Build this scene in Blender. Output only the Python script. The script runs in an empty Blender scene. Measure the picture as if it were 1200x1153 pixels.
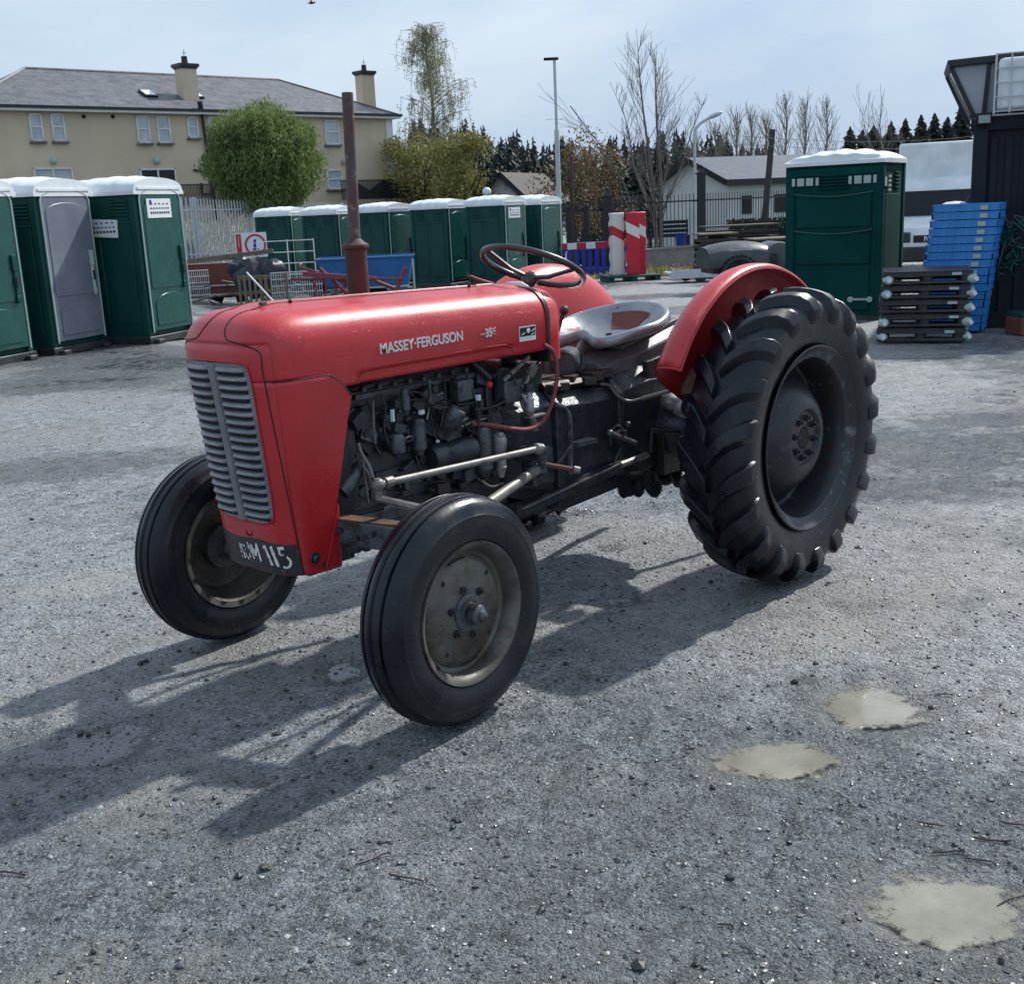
import bpy, bmesh, math, random
import numpy as np
from mathutils import Vector, Matrix, Euler
random.seed(7); RNG=np.random.default_rng(11)
S=bpy.context.scene; COL=S.collection
R_=math.radians; PI=math.pi
# ---------------------------------------------------------------- camera
CAM=np.array([2.3605,3.0811,1.5647]); YAW,PIT,ROL,FPX=-2.39301,0.24065,-0.04574,1350.44
cF=np.array([math.cos(YAW)*math.cos(PIT),math.sin(YAW)*math.cos(PIT),-math.sin(PIT)])
cR=np.array([math.sin(YAW),-math.cos(YAW),0.]); cU=np.cross(cR,cF)
cR,cU=cR*math.cos(ROL)+cU*math.sin(ROL),-cR*math.sin(ROL)+cU*math.cos(ROL)
fH=np.array([math.cos(YAW),math.sin(YAW)]); rH=np.array([math.sin(YAW),-math.cos(YAW)])
cd=bpy.data.cameras.new('camera'); cam=bpy.data.objects.new('camera',cd); COL.objects.link(cam); S.camera=cam
cd.sensor_width=36; cd.sensor_fit='HORIZONTAL'; cd.lens=FPX/1200*36; cd.clip_end=2000; cd.clip_start=.05
m=Matrix.Identity(4)
for i in range(3): m[i][0]=cR[i]; m[i][1]=cU[i]; m[i][2]=-cF[i]; m[i][3]=CAM[i]
cam.matrix_world=m
def sm(x): 
    x=np.clip(x,0,1); return x*x*(3-2*x)
def terr(x,y):
    x=np.asarray(x,float); y=np.asarray(y,float)
    D=(x-CAM[0])*fH[0]+(y-CAM[1])*fH[1]; La=(x-CAM[0])*rH[0]+(y-CAM[1])*rH[1]
    b=La/np.maximum(D,1.)
    z=-0.0150*np.clip(D-6,0,31)*(.3+.7*sm((b+.31)/.1))
    Df=43.5+79*np.clip(b+.27,0,.5)
    z=z+1.65*sm((D-Df-1.2)/4)*sm((.0-b)/.06)+.42*sm((D-32)/12)*sm((-.07-b)/.13)+.25*sm((D-62)/40)*sm((b+.06)/.05)
    return z
def at(px,py,D):
    d=cF+cR*(px-600)/FPX+cU*(576.5-py)/FPX
    return CAM+d*(D/(d[0]*fH[0]+d[1]*fH[1]))
def HOR(px): return 272.5-px*.0457
def gp(px,D):
    q=at(px,HOR(px)+1.6*FPX/D,D); return Vector((q[0],q[1],float(terr(q[0],q[1]))))
FACE=YAW-PI/2   # rotation that turns a thing's front (-Y) to the camera
# ---------------------------------------------------------------- meshes
def V(*a): return Vector(a)
def cr(pts,n=6):
    P=[Vector(p) for p in pts]; P=[P[0]*2-P[1]]+P+[P[-1]*2-P[-2]]; o=[]
    for i in range(1,len(P)-2):
        a,b,c,d=P[i-1:i+3]
        for k in range(n):
            t=k/n; o.append(.5*((2*b)+(c-a)*t+(2*a-5*b+4*c-d)*t*t+(3*b-a-3*c+d)*t**3))
    o.append(P[-2]); return o
class MB:
    def __init__(s): s.v=[]; s.f=[]; s.m=[]; s.mi=0
    def add(s,vs,fs,mi=None):
        o=len(s.v); s.v+= [tuple(v) for v in vs]; s.f+=[tuple(i+o for i in f) for f in fs]; s.m+=[s.mi if mi is None else mi]*len(fs)
    def box(s,c,d,rz=0,rot=None,mi=None):
        M=rot if rot is not None else Matrix.Rotation(rz,3,'Z'); c=Vector(c)
        vs=[c+M@Vector((x*d[0]/2,y*d[1]/2,z*d[2]/2)) for x in(-1,1) for y in(-1,1) for z in(-1,1)]
        s.add(vs,[(0,1,3,2),(4,6,7,5),(0,4,5,1),(2,3,7,6),(0,2,6,4),(1,5,7,3)],mi)
    def beam(s,p0,p1,w,h,up=(0,0,1),mi=None):
        p0=Vector(p0);p1=Vector(p1);x=(p1-p0);L=x.length;x.normalize();y=Vector(up).cross(x);y.normalize();z=x.cross(y)
        M=Matrix((x,y,z)).transposed(); s.box((p0+p1)/2,(L,w,h),rot=M,mi=mi)
    def loft(s,rings,cap=True,closed=True,mi=None):
        n=len(rings[0]); vs=[p for r in rings for p in r]; fs=[]
        for i in range(len(rings)-1):
            for j in range(n if closed else n-1):
                a=i*n+j;b=i*n+(j+1)%n; fs.append((a,b,b+n,a+n))
        if cap and closed: fs.append(tuple(range(n))[::-1]); fs.append(tuple(range((len(rings)-1)*n,len(rings)*n)))
        s.add(vs,fs,mi)
    def tube(s,pts,r,n=8,cap=True,mi=None,ry=None):
        P=[Vector(p) for p in pts]; rings=[]; up=Vector((0,0,1)); prev=None
        for i,p in enumerate(P):
            t=(P[min(i+1,len(P)-1)]-P[max(i-1,0)]); t.normalize()
            if prev is None:
                a=up if abs(t.z)<.9 else Vector((1,0,0)); u=t.cross(a); u.normalize()
            else:
                u=prev-t*prev.dot(t); u.normalize()
            prev=u; w=t.cross(u); rr=r[i] if isinstance(r,(list,tuple)) else r; r2=ry if ry else rr
            rings.append([p+u*rr*math.cos(2*PI*k/n)+w*r2*math.sin(2*PI*k/n) for k in range(n)])
        s.loft(rings,cap,mi=mi)
    def cyl(s,p0,p1,r,r1=None,n=20,mi=None): s.tube([p0,p1],[r,r if r1 is None else r1],n,mi=mi)
    def lathe(s,prof,o=(0,0,0),ax=(0,1,0),n=48,closed=False,mi=None):
        o=Vector(o);ax=Vector(ax).normalized();a=Vector((0,0,1)) if abs(ax.z)<.9 else Vector((1,0,0));u=ax.cross(a).normalized();w=ax.cross(u)
        rings=[[o+ax*q[1]+(u*math.cos(2*PI*k/n)+w*math.sin(2*PI*k/n))*max(q[0],1e-4) for k in range(n)] for q in prof]
        if closed: rings.append(rings[0])
        s.loft(rings,False,mi=mi)
    def sph(s,c,r,n=12,mi=None):
        r=(r,r,r) if not isinstance(r,(tuple,list)) else r
        prof=[(math.sin(PI*i/n),-math.cos(PI*i/n)) for i in range(n+1)]
        t=MB(); t.lathe(prof,ax=(0,0,1),n=n+4); s.add([(c[0]+v[0]*r[0],c[1]+v[1]*r[1],c[2]+v[2]*r[2]) for v in t.v],t.f,mi)
    def prism(s,poly,o,ux,uy,dep,mi=None):
        o=Vector(o);ux=Vector(ux);uy=Vector(uy);dep=Vector(dep)
        s.loft([[o+ux*a+uy*b for a,b in poly],[o+ux*a+uy*b+dep for a,b in poly]],mi=mi)
    def build(s,name,mat,parent=None,smooth=35,bevel=0,recalc=True,loc=None,rz=0):
        me=bpy.data.meshes.new(name); me.from_pydata(s.v,[],s.f)
        for mm in (mat if isinstance(mat,(list,tuple)) else [mat]): me.materials.append(mm)
        me.polygons.foreach_set('material_index',s.m)
        if recalc:
            bm=bmesh.new(); bm.from_mesh(me); bmesh.ops.remove_doubles(bm,verts=bm.verts,dist=1e-5); bmesh.ops.recalc_face_normals(bm,faces=bm.faces); bm.to_mesh(me); bm.free()
        if smooth:
            me.shade_smooth(); me.set_sharp_from_angle(angle=R_(smooth))
        me.update()
        o=bpy.data.objects.new(name,me); COL.objects.link(o)
        if parent is not None: o.parent=parent
        if loc is not None: o.location=loc
        o.rotation_euler.z=rz
        if bevel:
            b=o.modifiers.new('bevel','BEVEL'); b.width=bevel; b.segments=2; b.limit_method='ANGLE'; b.angle_limit=R_(40); b.harden_normals=False
        return o
def tag(o,label=None,cat=None,group=None,kind=None):
    if label: o['label']=label
    if cat: o['category']=cat
    if group: o['group']=group
    if kind: o['kind']=kind
    return o
def thing(name,loc,rz,label,cat,group=None):
    o=bpy.data.objects.new(name,None); COL.objects.link(o); o.location=loc; o.rotation_euler.z=rz; o.empty_display_size=.2
    return tag(o,label,cat,group)
KIDS={}
def copy_tree(o,parent=None):
    c=o.copy(); COL.objects.link(c)
    if parent is not None: c.parent=parent
    for ch in list(o.children): copy_tree(ch,c)
    return c
def text(s,name,mat,parent,size,origin,ux,uy,ext=.002,bold=0,sx=1,align='LEFT'):
    cu=bpy.data.curves.new(name,'FONT'); cu.body=s; cu.size=size; cu.extrude=ext; cu.offset=bold; cu.align_x=align
    to=bpy.data.objects.new(name,cu); COL.objects.link(to); bpy.context.view_layer.update()
    me=bpy.data.meshes.new_from_object(to.evaluated_get(bpy.context.evaluated_depsgraph_get())); bpy.data.objects.remove(to); bpy.data.curves.remove(cu)
    ux=Vector(ux).normalized();uy=Vector(uy).normalized();n=ux.cross(uy)
    for v in me.vertices:
        c=v.co.copy(); v.co=Vector(origin)+ux*c.x*sx+uy*c.y+n*c.z
    me.materials.clear(); me.materials.append(mat)
    o=bpy.data.objects.new(name,me); COL.objects.link(o); o.parent=parent; return o
# ---------------------------------------------------------------- materials
def newmat(name):
    m=bpy.data.materials.new(name); m.use_nodes=True; nt=m.node_tree; b=nt.nodes['Principled BSDF']; return m,nt,b
def N(nt,t,**k):
    n=nt.nodes.new(t)
    for a,v in k.items():
        if a in n.inputs.keys(): n.inputs[a].default_value=v
        else: setattr(n,a,v)
    return n
def noise(nt,co,sc,det=4,ro=.55,dist=0):
    n=N(nt,'ShaderNodeTexNoise',Scale=sc,Detail=det,Roughness=ro,Distortion=dist); nt.links.new(co,n.inputs['Vector']); return n.outputs['Fac']
def ramp(nt,fac,a,b,ca=(0,0,0,1),cb=(1,1,1,1)):
    r=nt.nodes.new('ShaderNodeValToRGB'); r.color_ramp.elements[0].position=a; r.color_ramp.elements[1].position=b
    r.color_ramp.elements[0].color=ca; r.color_ramp.elements[1].color=cb; nt.links.new(fac,r.inputs['Fac']); return r.outputs['Color']
def mix(nt,fac,a,b,bt='MIX'):
    n=nt.nodes.new('ShaderNodeMix'); n.data_type='RGBA'; n.blend_type=bt
    for i,x in ((0,fac),(6,a),(7,b)):
        if isinstance(x,(int,float)): n.inputs[i].default_value=x
        elif isinstance(x,tuple): n.inputs[i].default_value=x if len(x)==4 else (*x,1)
        else: nt.links.new(x,n.inputs[i])
    return n.outputs[2]
def mth(nt,op,a,b=0,c=None):
    n=nt.nodes.new('ShaderNodeMath'); n.operation=op
    for i,x in enumerate((a,b,c)):
        if x is None: continue
        if isinstance(x,(int,float)): n.inputs[i].default_value=x
        else: nt.links.new(x,n.inputs[i])
    return n.outputs[0]
def bump(nt,b,h,st=.3,dist=.01,prev=None):
    n=N(nt,'ShaderNodeBump',Strength=st,Distance=dist); nt.links.new(h,n.inputs['Height'])
    if prev is not None: nt.links.new(prev,n.inputs['Normal'])
    nt.links.new(n.outputs[0],b.inputs['Normal']); return n.outputs[0]
def coords(nt): return nt.nodes.new('ShaderNodeTexCoord').outputs['Object']
def mat(name,c,rough=.5,metal=0,c2=None,sc=4,lo=.35,hi=.7,c3=None,sc3=20,lo3=.55,hi3=.7,bmp=.15,bsc=40,bd=.004,coat=0,rv=.15,spec=.5):
    m,nt,b=newmat(name); co=coords(nt); col=(*c,1)
    v=noise(nt,co,sc*.7,5)
    base=mix(nt,ramp(nt,v,.3,.75),tuple(x*.86 for x in c),tuple(min(1,x*1.12) for x in c))
    if c2: base=mix(nt,ramp(nt,noise(nt,co,sc,6,.6),lo,hi),base,c2)
    if c3: base=mix(nt,ramp(nt,noise(nt,co,sc3,5,.6),lo3,hi3),base,c3)
    nt.links.new(base,b.inputs['Base Color'])
    b.inputs['Metallic'].default_value=metal; b.inputs['Specular IOR Level'].default_value=spec
    r=mth(nt,'MULTIPLY_ADD',noise(nt,co,sc*3,4),rv*2,rough-rv); nt.links.new(r,b.inputs['Roughness'])
    if coat: b.inputs['Coat Weight'].default_value=coat; b.inputs['Coat Roughness'].default_value=.08
    if bmp: bump(nt,b,noise(nt,co,bsc,5),bmp,bd)
    return m
def red_paint():
    m,nt,b=newmat('red_paint'); co=coords(nt)
    base=mix(nt,ramp(nt,noise(nt,co,3,5),.3,.7),(.40,.010,.016),(.52,.020,.028))
    base=mix(nt,ramp(nt,noise(nt,co,9,8,.7),.60,.66),base,(.33,.02,.022))
    base=mix(nt,ramp(nt,noise(nt,co,38,8,.75,.6),.70,.74),base,(.10,.02,.016))
    st=nt.nodes.new('ShaderNodeMapping'); st.inputs['Scale'].default_value=(30,30,3); nt.links.new(co,st.inputs['Vector'])
    base=mix(nt,mth(nt,'MULTIPLY',ramp(nt,noise(nt,st.outputs[0],1,6,.7),.58,.8),.16),base,(.45,.16,.15)); base=mix(nt,mth(nt,'MULTIPLY',ramp(nt,noise(nt,co,2.2,5,.6),.5,.75),.35),base,(.46,.075,.075))
    # drops of rain
    vo=N(nt,'ShaderNodeTexVoronoi',Scale=170.,Randomness=1.); nt.links.new(co,vo.inputs['Vector'])
    d=ramp(nt,vo.outputs['Distance'],.10,.30,(1,1,1,1),(0,0,0,1))
    sel=ramp(nt,vo.outputs['Color'],.52,.54); dm=mth(nt,'MULTIPLY',d,sel)
    dm=mth(nt,'MULTIPLY',dm,ramp(nt,noise(nt,co,5,3),.38,.55))
    nt.links.new(base,b.inputs['Base Color'])
    r=mth(nt,'MULTIPLY_ADD',noise(nt,co,14,5),.38,.20); r=mth(nt,'MULTIPLY',r,mth(nt,'SUBTRACT',1,mth(nt,'MULTIPLY',dm,.8))); nt.links.new(r,b.inputs['Roughness'])
    b.inputs['Coat Weight'].default_value=.22; b.inputs['Coat Roughness'].default_value=.2
    p=bump(nt,b,noise(nt,co,7,3),.12,.01); bump(nt,b,dm,.5,.003,p)
    return m
def rubber():
    m,nt,b=newmat('wet_rubber'); co=coords(nt)
    base=mix(nt,ramp(nt,noise(nt,co,6,6,.65),.42,.72),(.0038,.0058,.0105),(.011,.014,.020))
    base=mix(nt,mth(nt,'MULTIPLY',ramp(nt,noise(nt,co,22,8,.75),.56,.78),.35),base,(.07,.066,.058))
    nt.links.new(base,b.inputs['Base Color']); b.inputs['Specular IOR Level'].default_value=.42
    nt.links.new(ramp(nt,noise(nt,co,7,5),.35,.65,(.17,.17,.17,1),(.52,.52,.52,1)),b.inputs['Roughness'])
    p=bump(nt,b,noise(nt,co,60,6),.25,.003); return m
M={}
M['red']=red_paint(); M['rubber']=rubber()
M['reddark']=mat('worn_red_paint',(.36,.012,.016),.42,c2=(.22,.02,.02),sc=5,lo=.5,hi=.7)
M['grille']=mat('grey_pressed_metal',(.23,.25,.275),.42,.25,c2=(.12,.135,.15),sc=7,lo=.45,hi=.75,bsc=90)
M['black']=mat('black_gap',(.006,.007,.008),.7,bmp=0)
M['blackpaint']=mat('black_painted_plate',(.012,.016,.018),.45,c2=(.03,.035,.04),sc=12,c3=(.22,.03,.03),sc3=22,lo3=.62,hi3=.66)
M['whitepaint']=mat('white_hand_paint',(.72,.73,.72),.6,c2=(.4,.42,.42),sc=60,lo=.5,hi=.7)
M['rust']=mat('rusty_steel',(.045,.019,.018),.7,c2=(.075,.030,.022),sc=14,c3=(.05,.045,.045),sc3=5,lo3=.45,hi3=.6,bmp=.4,bsc=60)
M['rustgrey']=mat('weathered_pipe',(.085,.07,.066),.65,.1,c2=(.085,.032,.026),sc=9,lo=.45,hi=.62,c3=(.22,.21,.2),sc3=25,lo3=.58,hi3=.7,bmp=.3)
M['iron']=mat('greasy_cast_iron',(.030,.037,.046),.36,.25,c2=(.078,.086,.095),sc=9,lo=.5,hi=.72,c3=(.075,.040,.030),sc3=17,lo3=.58,hi3=.72,bmp=.5,bsc=55,bd=.006)
M['ironlt']=mat('grey_cast_iron',(.085,.096,.108),.36,.3,c2=(.024,.026,.030),sc=16,lo=.48,hi=.62,c3=(.11,.055,.04),sc3=25,lo3=.6,hi3=.75,bmp=.5,bsc=45,bd=.006)
M['steel']=mat('worn_bright_steel',(.20,.195,.18),.48,.3,c2=(.13,.11,.095),sc=18,lo=.48,hi=.66,bmp=.25,bsc=80)
M['alu']=mat('dull_aluminium',(.36,.36,.36),.45,.5,c2=(.14,.14,.15),sc=14,lo=.45,hi=.7)
M['brown']=mat('dark_oily_brown',(.035,.022,.02),.5,.1,c2=(.09,.045,.035),sc=15,lo=.5,hi=.7,bmp=.5)
M['orust']=mat('orange_rust',(.12,.05,.025),.8,c2=(.035,.028,.025),sc=20,lo=.45,hi=.6,bmp=.5)
M['hosered']=mat('dull_red_hose',(.19,.035,.045),.45,bmp=.1)
M['redcap']=mat('bright_red_plastic',(.5,.01,.02),.4)
M['cable']=mat('black_cable',(.012,.012,.013),.45,bmp=0)
M['rimgrey']=mat('muddy_grey_rim',(.125,.125,.112),.5,.3,c2=(.05,.043,.036),sc=9,lo=.42,hi=.66,c3=(.13,.06,.035),sc3=26,lo3=.6,hi3=.7,bmp=.35)
M['rimdark']=mat('dark_worn_rim',(.036,.038,.045),.38,.4,c2=(.075,.020,.022),sc=9,lo=.58,hi=.72,c3=(.15,.16,.17),sc3=14,lo3=.6,hi3=.75,bmp=.25)
M['seat']=mat('grey_painted_pan',(.24,.26,.285),.30,.55,c2=(.36,.37,.38),sc=5,lo=.45,hi=.7,c3=(.17,.05,.05),sc3=6.5,lo3=.60,hi3=.64,bmp=.2)
M['swheel']=mat('dark_brown_rim',(.028,.022,.020),.35,coat=.3)
M['glass']=mat('dark_glass',(.05,.06,.07),.08,bmp=0,rv=.02)
M['green']=mat('dark_green_plastic',(.003,.047,.043),.5,spec=.25,c2=(.006,.062,.055),sc=1.6,bmp=.08,bsc=12,bd=.01)
M['greendk']=mat('green_moulded_door',(.005,.068,.055),.27,c2=(.012,.095,.078),sc=2.2,lo=.55,hi=.8,bmp=.08,bsc=9,bd=.01)
M['greyplast']=mat('grey_plastic_door',(.135,.155,.195),.32,c2=(.20,.22,.26),sc=1.7,lo=.5,hi=.75,bmp=.08,bsc=9,bd=.01)
M['white']=mat('white_plastic',(.72,.76,.78),.35,c2=(.58,.62,.62),sc=3,lo=.5,hi=.8,bmp=.05)
M['trim']=mat('pale_trim',(.36,.45,.43),.4,bmp=0)
M['render']=mat('beige_wall_render',(.64,.54,.40),.9,c2=(.55,.46,.335),sc=.5,lo=.4,hi=.75,bmp=.2,bsc=30)
M['wwhite']=mat('white_wall_render',(.66,.67,.66),.85,c2=(.5,.5,.48),sc=.6,lo=.5,hi=.8,bmp=.1)
M['frame']=mat('white_frame',(.7,.71,.72),.5,bmp=0)
M['pane']=mat('window_pane',(.40,.45,.50),.07,bmp=0,rv=.02,c2=(.58,.61,.64),sc=1.5)
M['panedk']=mat('dark_window_pane',(.012,.015,.018),.10,bmp=0,rv=.02,spec=.25)
M['galv']=mat('galvanised_steel',(.56,.60,.64),.5,.0,c2=(.42,.45,.49),sc=3,bmp=0)
M['blackmetal']=mat('black_painted_metal',(.010,.012,.016),.4,bmp=0)
M['navy']=mat('navy_black_steel',(.009,.012,.020),.6,c2=(.015,.019,.028),sc=2,bmp=.1,spec=.25)
M['blue']=mat('bright_blue_plastic',(.022,.19,.55),.42,c2=(.035,.26,.62),sc=3,bmp=.05)
M['blued']=mat('deep_blue_plastic',(.012,.035,.32),.4,bmp=.05)
M['bluesteel']=mat('blue_painted_steel',(.012,.13,.36),.4,c2=(.01,.09,.25),sc=2,bmp=.05)
M['redpl']=mat('red_plastic',(.50,.012,.035),.42,c2=(.36,.015,.03),sc=4,bmp=.05)
M['wood']=mat('weathered_timber',(.20,.16,.12),.8,c2=(.11,.09,.07),sc=8,bmp=.3)
M['wooddk']=mat('dark_timber',(.035,.032,.030),.8,c2=(.07,.06,.05),sc=8,bmp=.3)
M['woodred']=mat('red_brown_board',(.17,.045,.03),.7,c2=(.10,.04,.03),sc=6)
M['tarp']=mat('dark_tarpaulin',(.012,.016,.03),.45,bmp=.3,bsc=8,bd=.03)
M['blackpl']=mat('black_plastic',(.014,.016,.018),.45,c2=(.04,.043,.046),sc=6,bmp=.1)
M['concrete']=mat('grey_concrete',(.22,.215,.20),.9,c2=(.14,.14,.13),sc=2,bmp=.3)
M['bark']=mat('grey_brown_bark',(.085,.075,.065),.9,c2=(.05,.045,.04),sc=6,bmp=0)
M['barklt']=mat('pale_bark',(.22,.21,.18),.9,c2=(.12,.11,.09),sc=3,bmp=0)
def leafmat(name,c,c2,tr=.25):
    m,nt,b=newmat(name); g=nt.nodes.new('ShaderNodeNewGeometry')
    nt.links.new(mix(nt,g.outputs['Random Per Island'],c,c2),b.inputs['Base Color']); b.inputs['Roughness'].default_value=.6
    b.inputs['Specular IOR Level'].default_value=.25
    t=nt.nodes.new('ShaderNodeBsdfTranslucent'); nt.links.new(mix(nt,.5,c,c2),t.inputs[0]); ms=nt.nodes.new('ShaderNodeMixShader'); ms.inputs[0].default_value=tr
    nt.links.new(b.outputs[0],ms.inputs[1]); nt.links.new(t.outputs[0],ms.inputs[2]); nt.links.new(ms.outputs[0],nt.nodes['Material Output'].inputs[0]); return m
M['leaf']=leafmat('fresh_green_leaves',(.10,.155,.045),(.25,.31,.115),.38)
M['leafy']=leafmat('olive_spring_leaves',(.17,.175,.05),(.31,.29,.11))
M['leafp']=leafmat('pale_catkins',(.22,.235,.11),(.36,.36,.20),.35)
M['leafb']=leafmat('brown_spring_leaves',(.13,.085,.045),(.21,.15,.08))
M['conif']=leafmat('dark_conifer_needles',(.014,.024,.020),(.038,.052,.040),.1)
M['hedge']=leafmat('dark_hedge_leaves',(.012,.028,.010),(.035,.06,.02),.1)
M['twig']=mat('bare_twigs',(.17,.15,.135),.9,bmp=0)
M['twigp']=mat('pale_poplar_twigs',(.26,.25,.19),.9,bmp=0)
M['palepane']=mat('pale_glass',(.36,.40,.45),.12,bmp=0,rv=.03)
M['greenmatt']=mat('matt_green_plastic',(.003,.047,.043),.8,c2=(.006,.062,.055),sc=1.6,spec=.08,bmp=.05)
M['painted']=mat('dull_grey_paint',(.17,.18,.19),.5,c2=(.08,.08,.085),sc=12,bmp=.3)
M['lettermetal']=mat('bright_lettering',(.62,.63,.64),.4,bmp=0)
M['darkcover']=mat('dark_green_grey_cover',(.035,.05,.05),.35,c2=(.06,.075,.075),sc=2,bmp=.05)
def slate():
    m,nt,b=newmat('slate_tiles'); co=coords(nt)
    br=N(nt,'ShaderNodeTexBrick',Scale=1.,**{'Mortar Size':.012,'Brick Width':.5,'Row Height':.22}); nt.links.new(co,br.inputs['Vector'])
    br.inputs['Color1'].default_value=(.050,.055,.066,1); br.inputs['Color2'].default_value=(.115,.118,.132,1); br.inputs['Mortar'].default_value=(.02,.02,.025,1)
    c=mix(nt,ramp(nt,noise(nt,co,2.5,7,.7),.4,.7),br.outputs['Color'],(.15,.15,.16))
    nt.links.new(c,b.inputs['Base Color']); b.inputs['Roughness'].default_value=.5; bump(nt,b,br.outputs['Fac'],.5,.02); return m
M['slate']=slate()
M['greyroof']=mat('grey_sheet_roof',(.13,.145,.17),.75,0,bmp=0,spec=.15)
# ================================================================ WORLD
W=bpy.data.worlds.new('World'); S.world=W; W.use_nodes=True; nt=W.node_tree; bg=nt.nodes['Background']
SUN=Vector((-1.0,.045,.94)).normalized(); EL=math.asin(SUN.z); 
sky=nt.nodes.new('ShaderNodeTexSky'); sky.sky_type='NISHITA'; sky.sun_disc=False; sky.sun_elevation=EL; sky.sun_rotation=math.atan2(SUN.x,SUN.y); sky.air_density=1.2; sky.dust_density=2.0
tc=nt.nodes.new('ShaderNodeTexCoord').outputs['Generated']
mp=nt.nodes.new('ShaderNodeMapping'); mp.inputs['Scale'].default_value=(1,1,3.2); nt.links.new(tc,mp.inputs['Vector'])
n1=noise(nt,mp.outputs[0],1.6,7,.55,.3); n2=noise(nt,mp.outputs[0],3.5,6,.6)
cl=mix(nt,ramp(nt,n1,.38,.66),(4.6,6.1,8.4),(7.2,8.45,9.75)); cl=mix(nt,mth(nt,'MULTIPLY',ramp(nt,n2,.45,.7),.3),cl,(8.6,9.1,9.6))
nt.links.new(mix(nt,.84,sky.outputs[0],cl),bg.inputs['Color']); bg.inputs['Strength'].default_value=.103
sl=bpy.data.lights.new('sun','SUN'); sl.energy=5.0; sl.angle=R_(1.6); sl.color=(1,.975,.935); so=bpy.data.objects.new('sun',sl); COL.objects.link(so); so.rotation_euler=(-SUN).to_track_quat('-Z','Y').to_euler()
S.view_settings.view_transform='Standard'; S.view_settings.look='None'; S.view_settings.exposure=0; S.view_settings.gamma=1
# ================================================================ GROUND
def vnoise(x,y,seed=0):
    xi=np.floor(x).astype(np.int64); yi=np.floor(y).astype(np.int64); fx_=x-xi; fy_=y-yi
    def h(a,b):
        v=np.sin(a*127.1+b*311.7+seed*74.7)*43758.5453; return v-np.floor(v)
    u=fx_*fx_*(3-2*fx_); v=fy_*fy_*(3-2*fy_)
    return (h(xi,yi)*(1-u)+h(xi+1,yi)*u)*(1-v)+(h(xi,yi+1)*(1-u)+h(xi+1,yi+1)*u)*v
def fbm(x,y,sc,o=4,seed=0):
    r=0;a=.5;t=0
    for i in range(o): r=r+a*(vnoise(x*sc+i*7.3,y*sc-i*3.1,seed+i)-.5); t+=a; a*=.5; sc*=2.03
    return r/t
def gpx(px,py):
    d=cF+cR*(px-600)/FPX+cU*(576.5-py)/FPX; return CAM+d*(-CAM[2]/d[2])
# puddles: centre, half axes measured on the ground, depth
PUD=[]
for (px,py,x0,x1,y0,y1,wob) in ((1018,826,958,1078,802,852,1),(908,888,832,984,864,912,2),(1112,1064,1008,1222,1024,1114,3)):
    c=gpx(px,py); a=np.linalg.norm(gpx(x1,py)-gpx(x0,py))/2; b=np.linalg.norm(gpx(px,y0)-gpx(px,y1))/2; PUD.append((c[0],c[1],a,b,wob))
CLR=[]
for (px,py,x0,x1,y0,y1) in ((405,782,372,440,766,804),(735,702,700,775,692,712),(70,870,-60,185,842,905),(720,640,690,745,634,648)):
    c=gpx(px,py); a=np.linalg.norm(gpx(x1,py)-gpx(x0,py))/2; b=np.linalg.norm(gpx(px,y0)-gpx(px,y1))/2; CLR.append((c[0],c[1],a,b,9))
def ell(x,y,q,wob=.33):
    dx=x-q[0];dy=y-q[1]; u=(dx*rH[0]+dy*rH[1])/q[2]; v=(dx*fH[0]+dy*fH[1])/q[3]
    return np.sqrt(u*u+v*v)+wob*fbm(x,y,5.,4,seed=q[4])*2
def height(x,y):
    D=np.hypot(x-CAM[0],y-CAM[1])
    amp=np.clip(1.2-D/40,.15,1)
    h=terr(x,y)+amp*(.030*fbm(x,y,.7,4,5)+.016*fbm(x,y,3.,4,6)+.007*fbm(x,y,14.,3,7)+.0035*fbm(x,y,60.,2,8)*(D<9))
    for q in PUD: h=h-.030*sm(1.45-ell(x,y,q))
    for q in CLR: h=h-.016*sm(1.5-ell(x,y,q,.5))
    for (a,b,r) in ((0,.626,.18),(0,-.626,.18),(-1.83,.735,.25),(-1.83,-.735,.25)):
        k=np.exp(-(((x-a)/r)**2+((y-b)/(r*.8))**2)); h=h*(1-k)+(-.004)*k
    return h
def polar():
    fa=np.radians(np.concatenate([np.arange(-31,31,.17)]))
    ca=np.radians(np.concatenate([np.arange(31,329,5.)]))
    ang=np.concatenate([fa,ca]); ang=YAW-ang
    rad=[.35]
    while rad[-1]<420: rad.append(rad[-1]*(1.0065 if rad[-1]<14 else 1.02))
    rad=np.array(rad); A,Rr=np.meshgrid(ang,rad)
    X=CAM[0]+Rr*np.cos(A); Y=CAM[1]+Rr*np.sin(A); Z=height(X,Y)
    nr,na=X.shape; co=np.stack([X,Y,Z],-1).reshape(-1,3)
    i=np.arange(nr-1)[:,None]*na; j=np.arange(na)[None,:]; j2=(j+1)%na
    F=np.stack([i+j,i+na+j,i+na+j2,i+j2],-1).reshape(-1,4)
    # centre
    co=np.vstack([co,[[CAM[0],CAM[1],float(height(CAM[:1],CAM[1:2])[0])]]])
    tri=[(len(co)-1,int(k),int((k+1)%na)) for k in range(na)]
    return co,F,tri,nr,na
co,F4,tri,nr,na=polar()
me=bpy.data.meshes.new('ground')
me.vertices.add(len(co)); me.vertices.foreach_set('co',co.ravel())
nl_=F4.size+3*len(tri); me.loops.add(nl_); me.loops.foreach_set('vertex_index',np.concatenate([F4.ravel(),np.array(tri).ravel()]))
me.polygons.add(len(F4)+len(tri)); ls=np.concatenate([np.arange(len(F4))*4,len(F4)*4+np.arange(len(tri))*3]); me.polygons.foreach_set('loop_start',ls)
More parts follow.
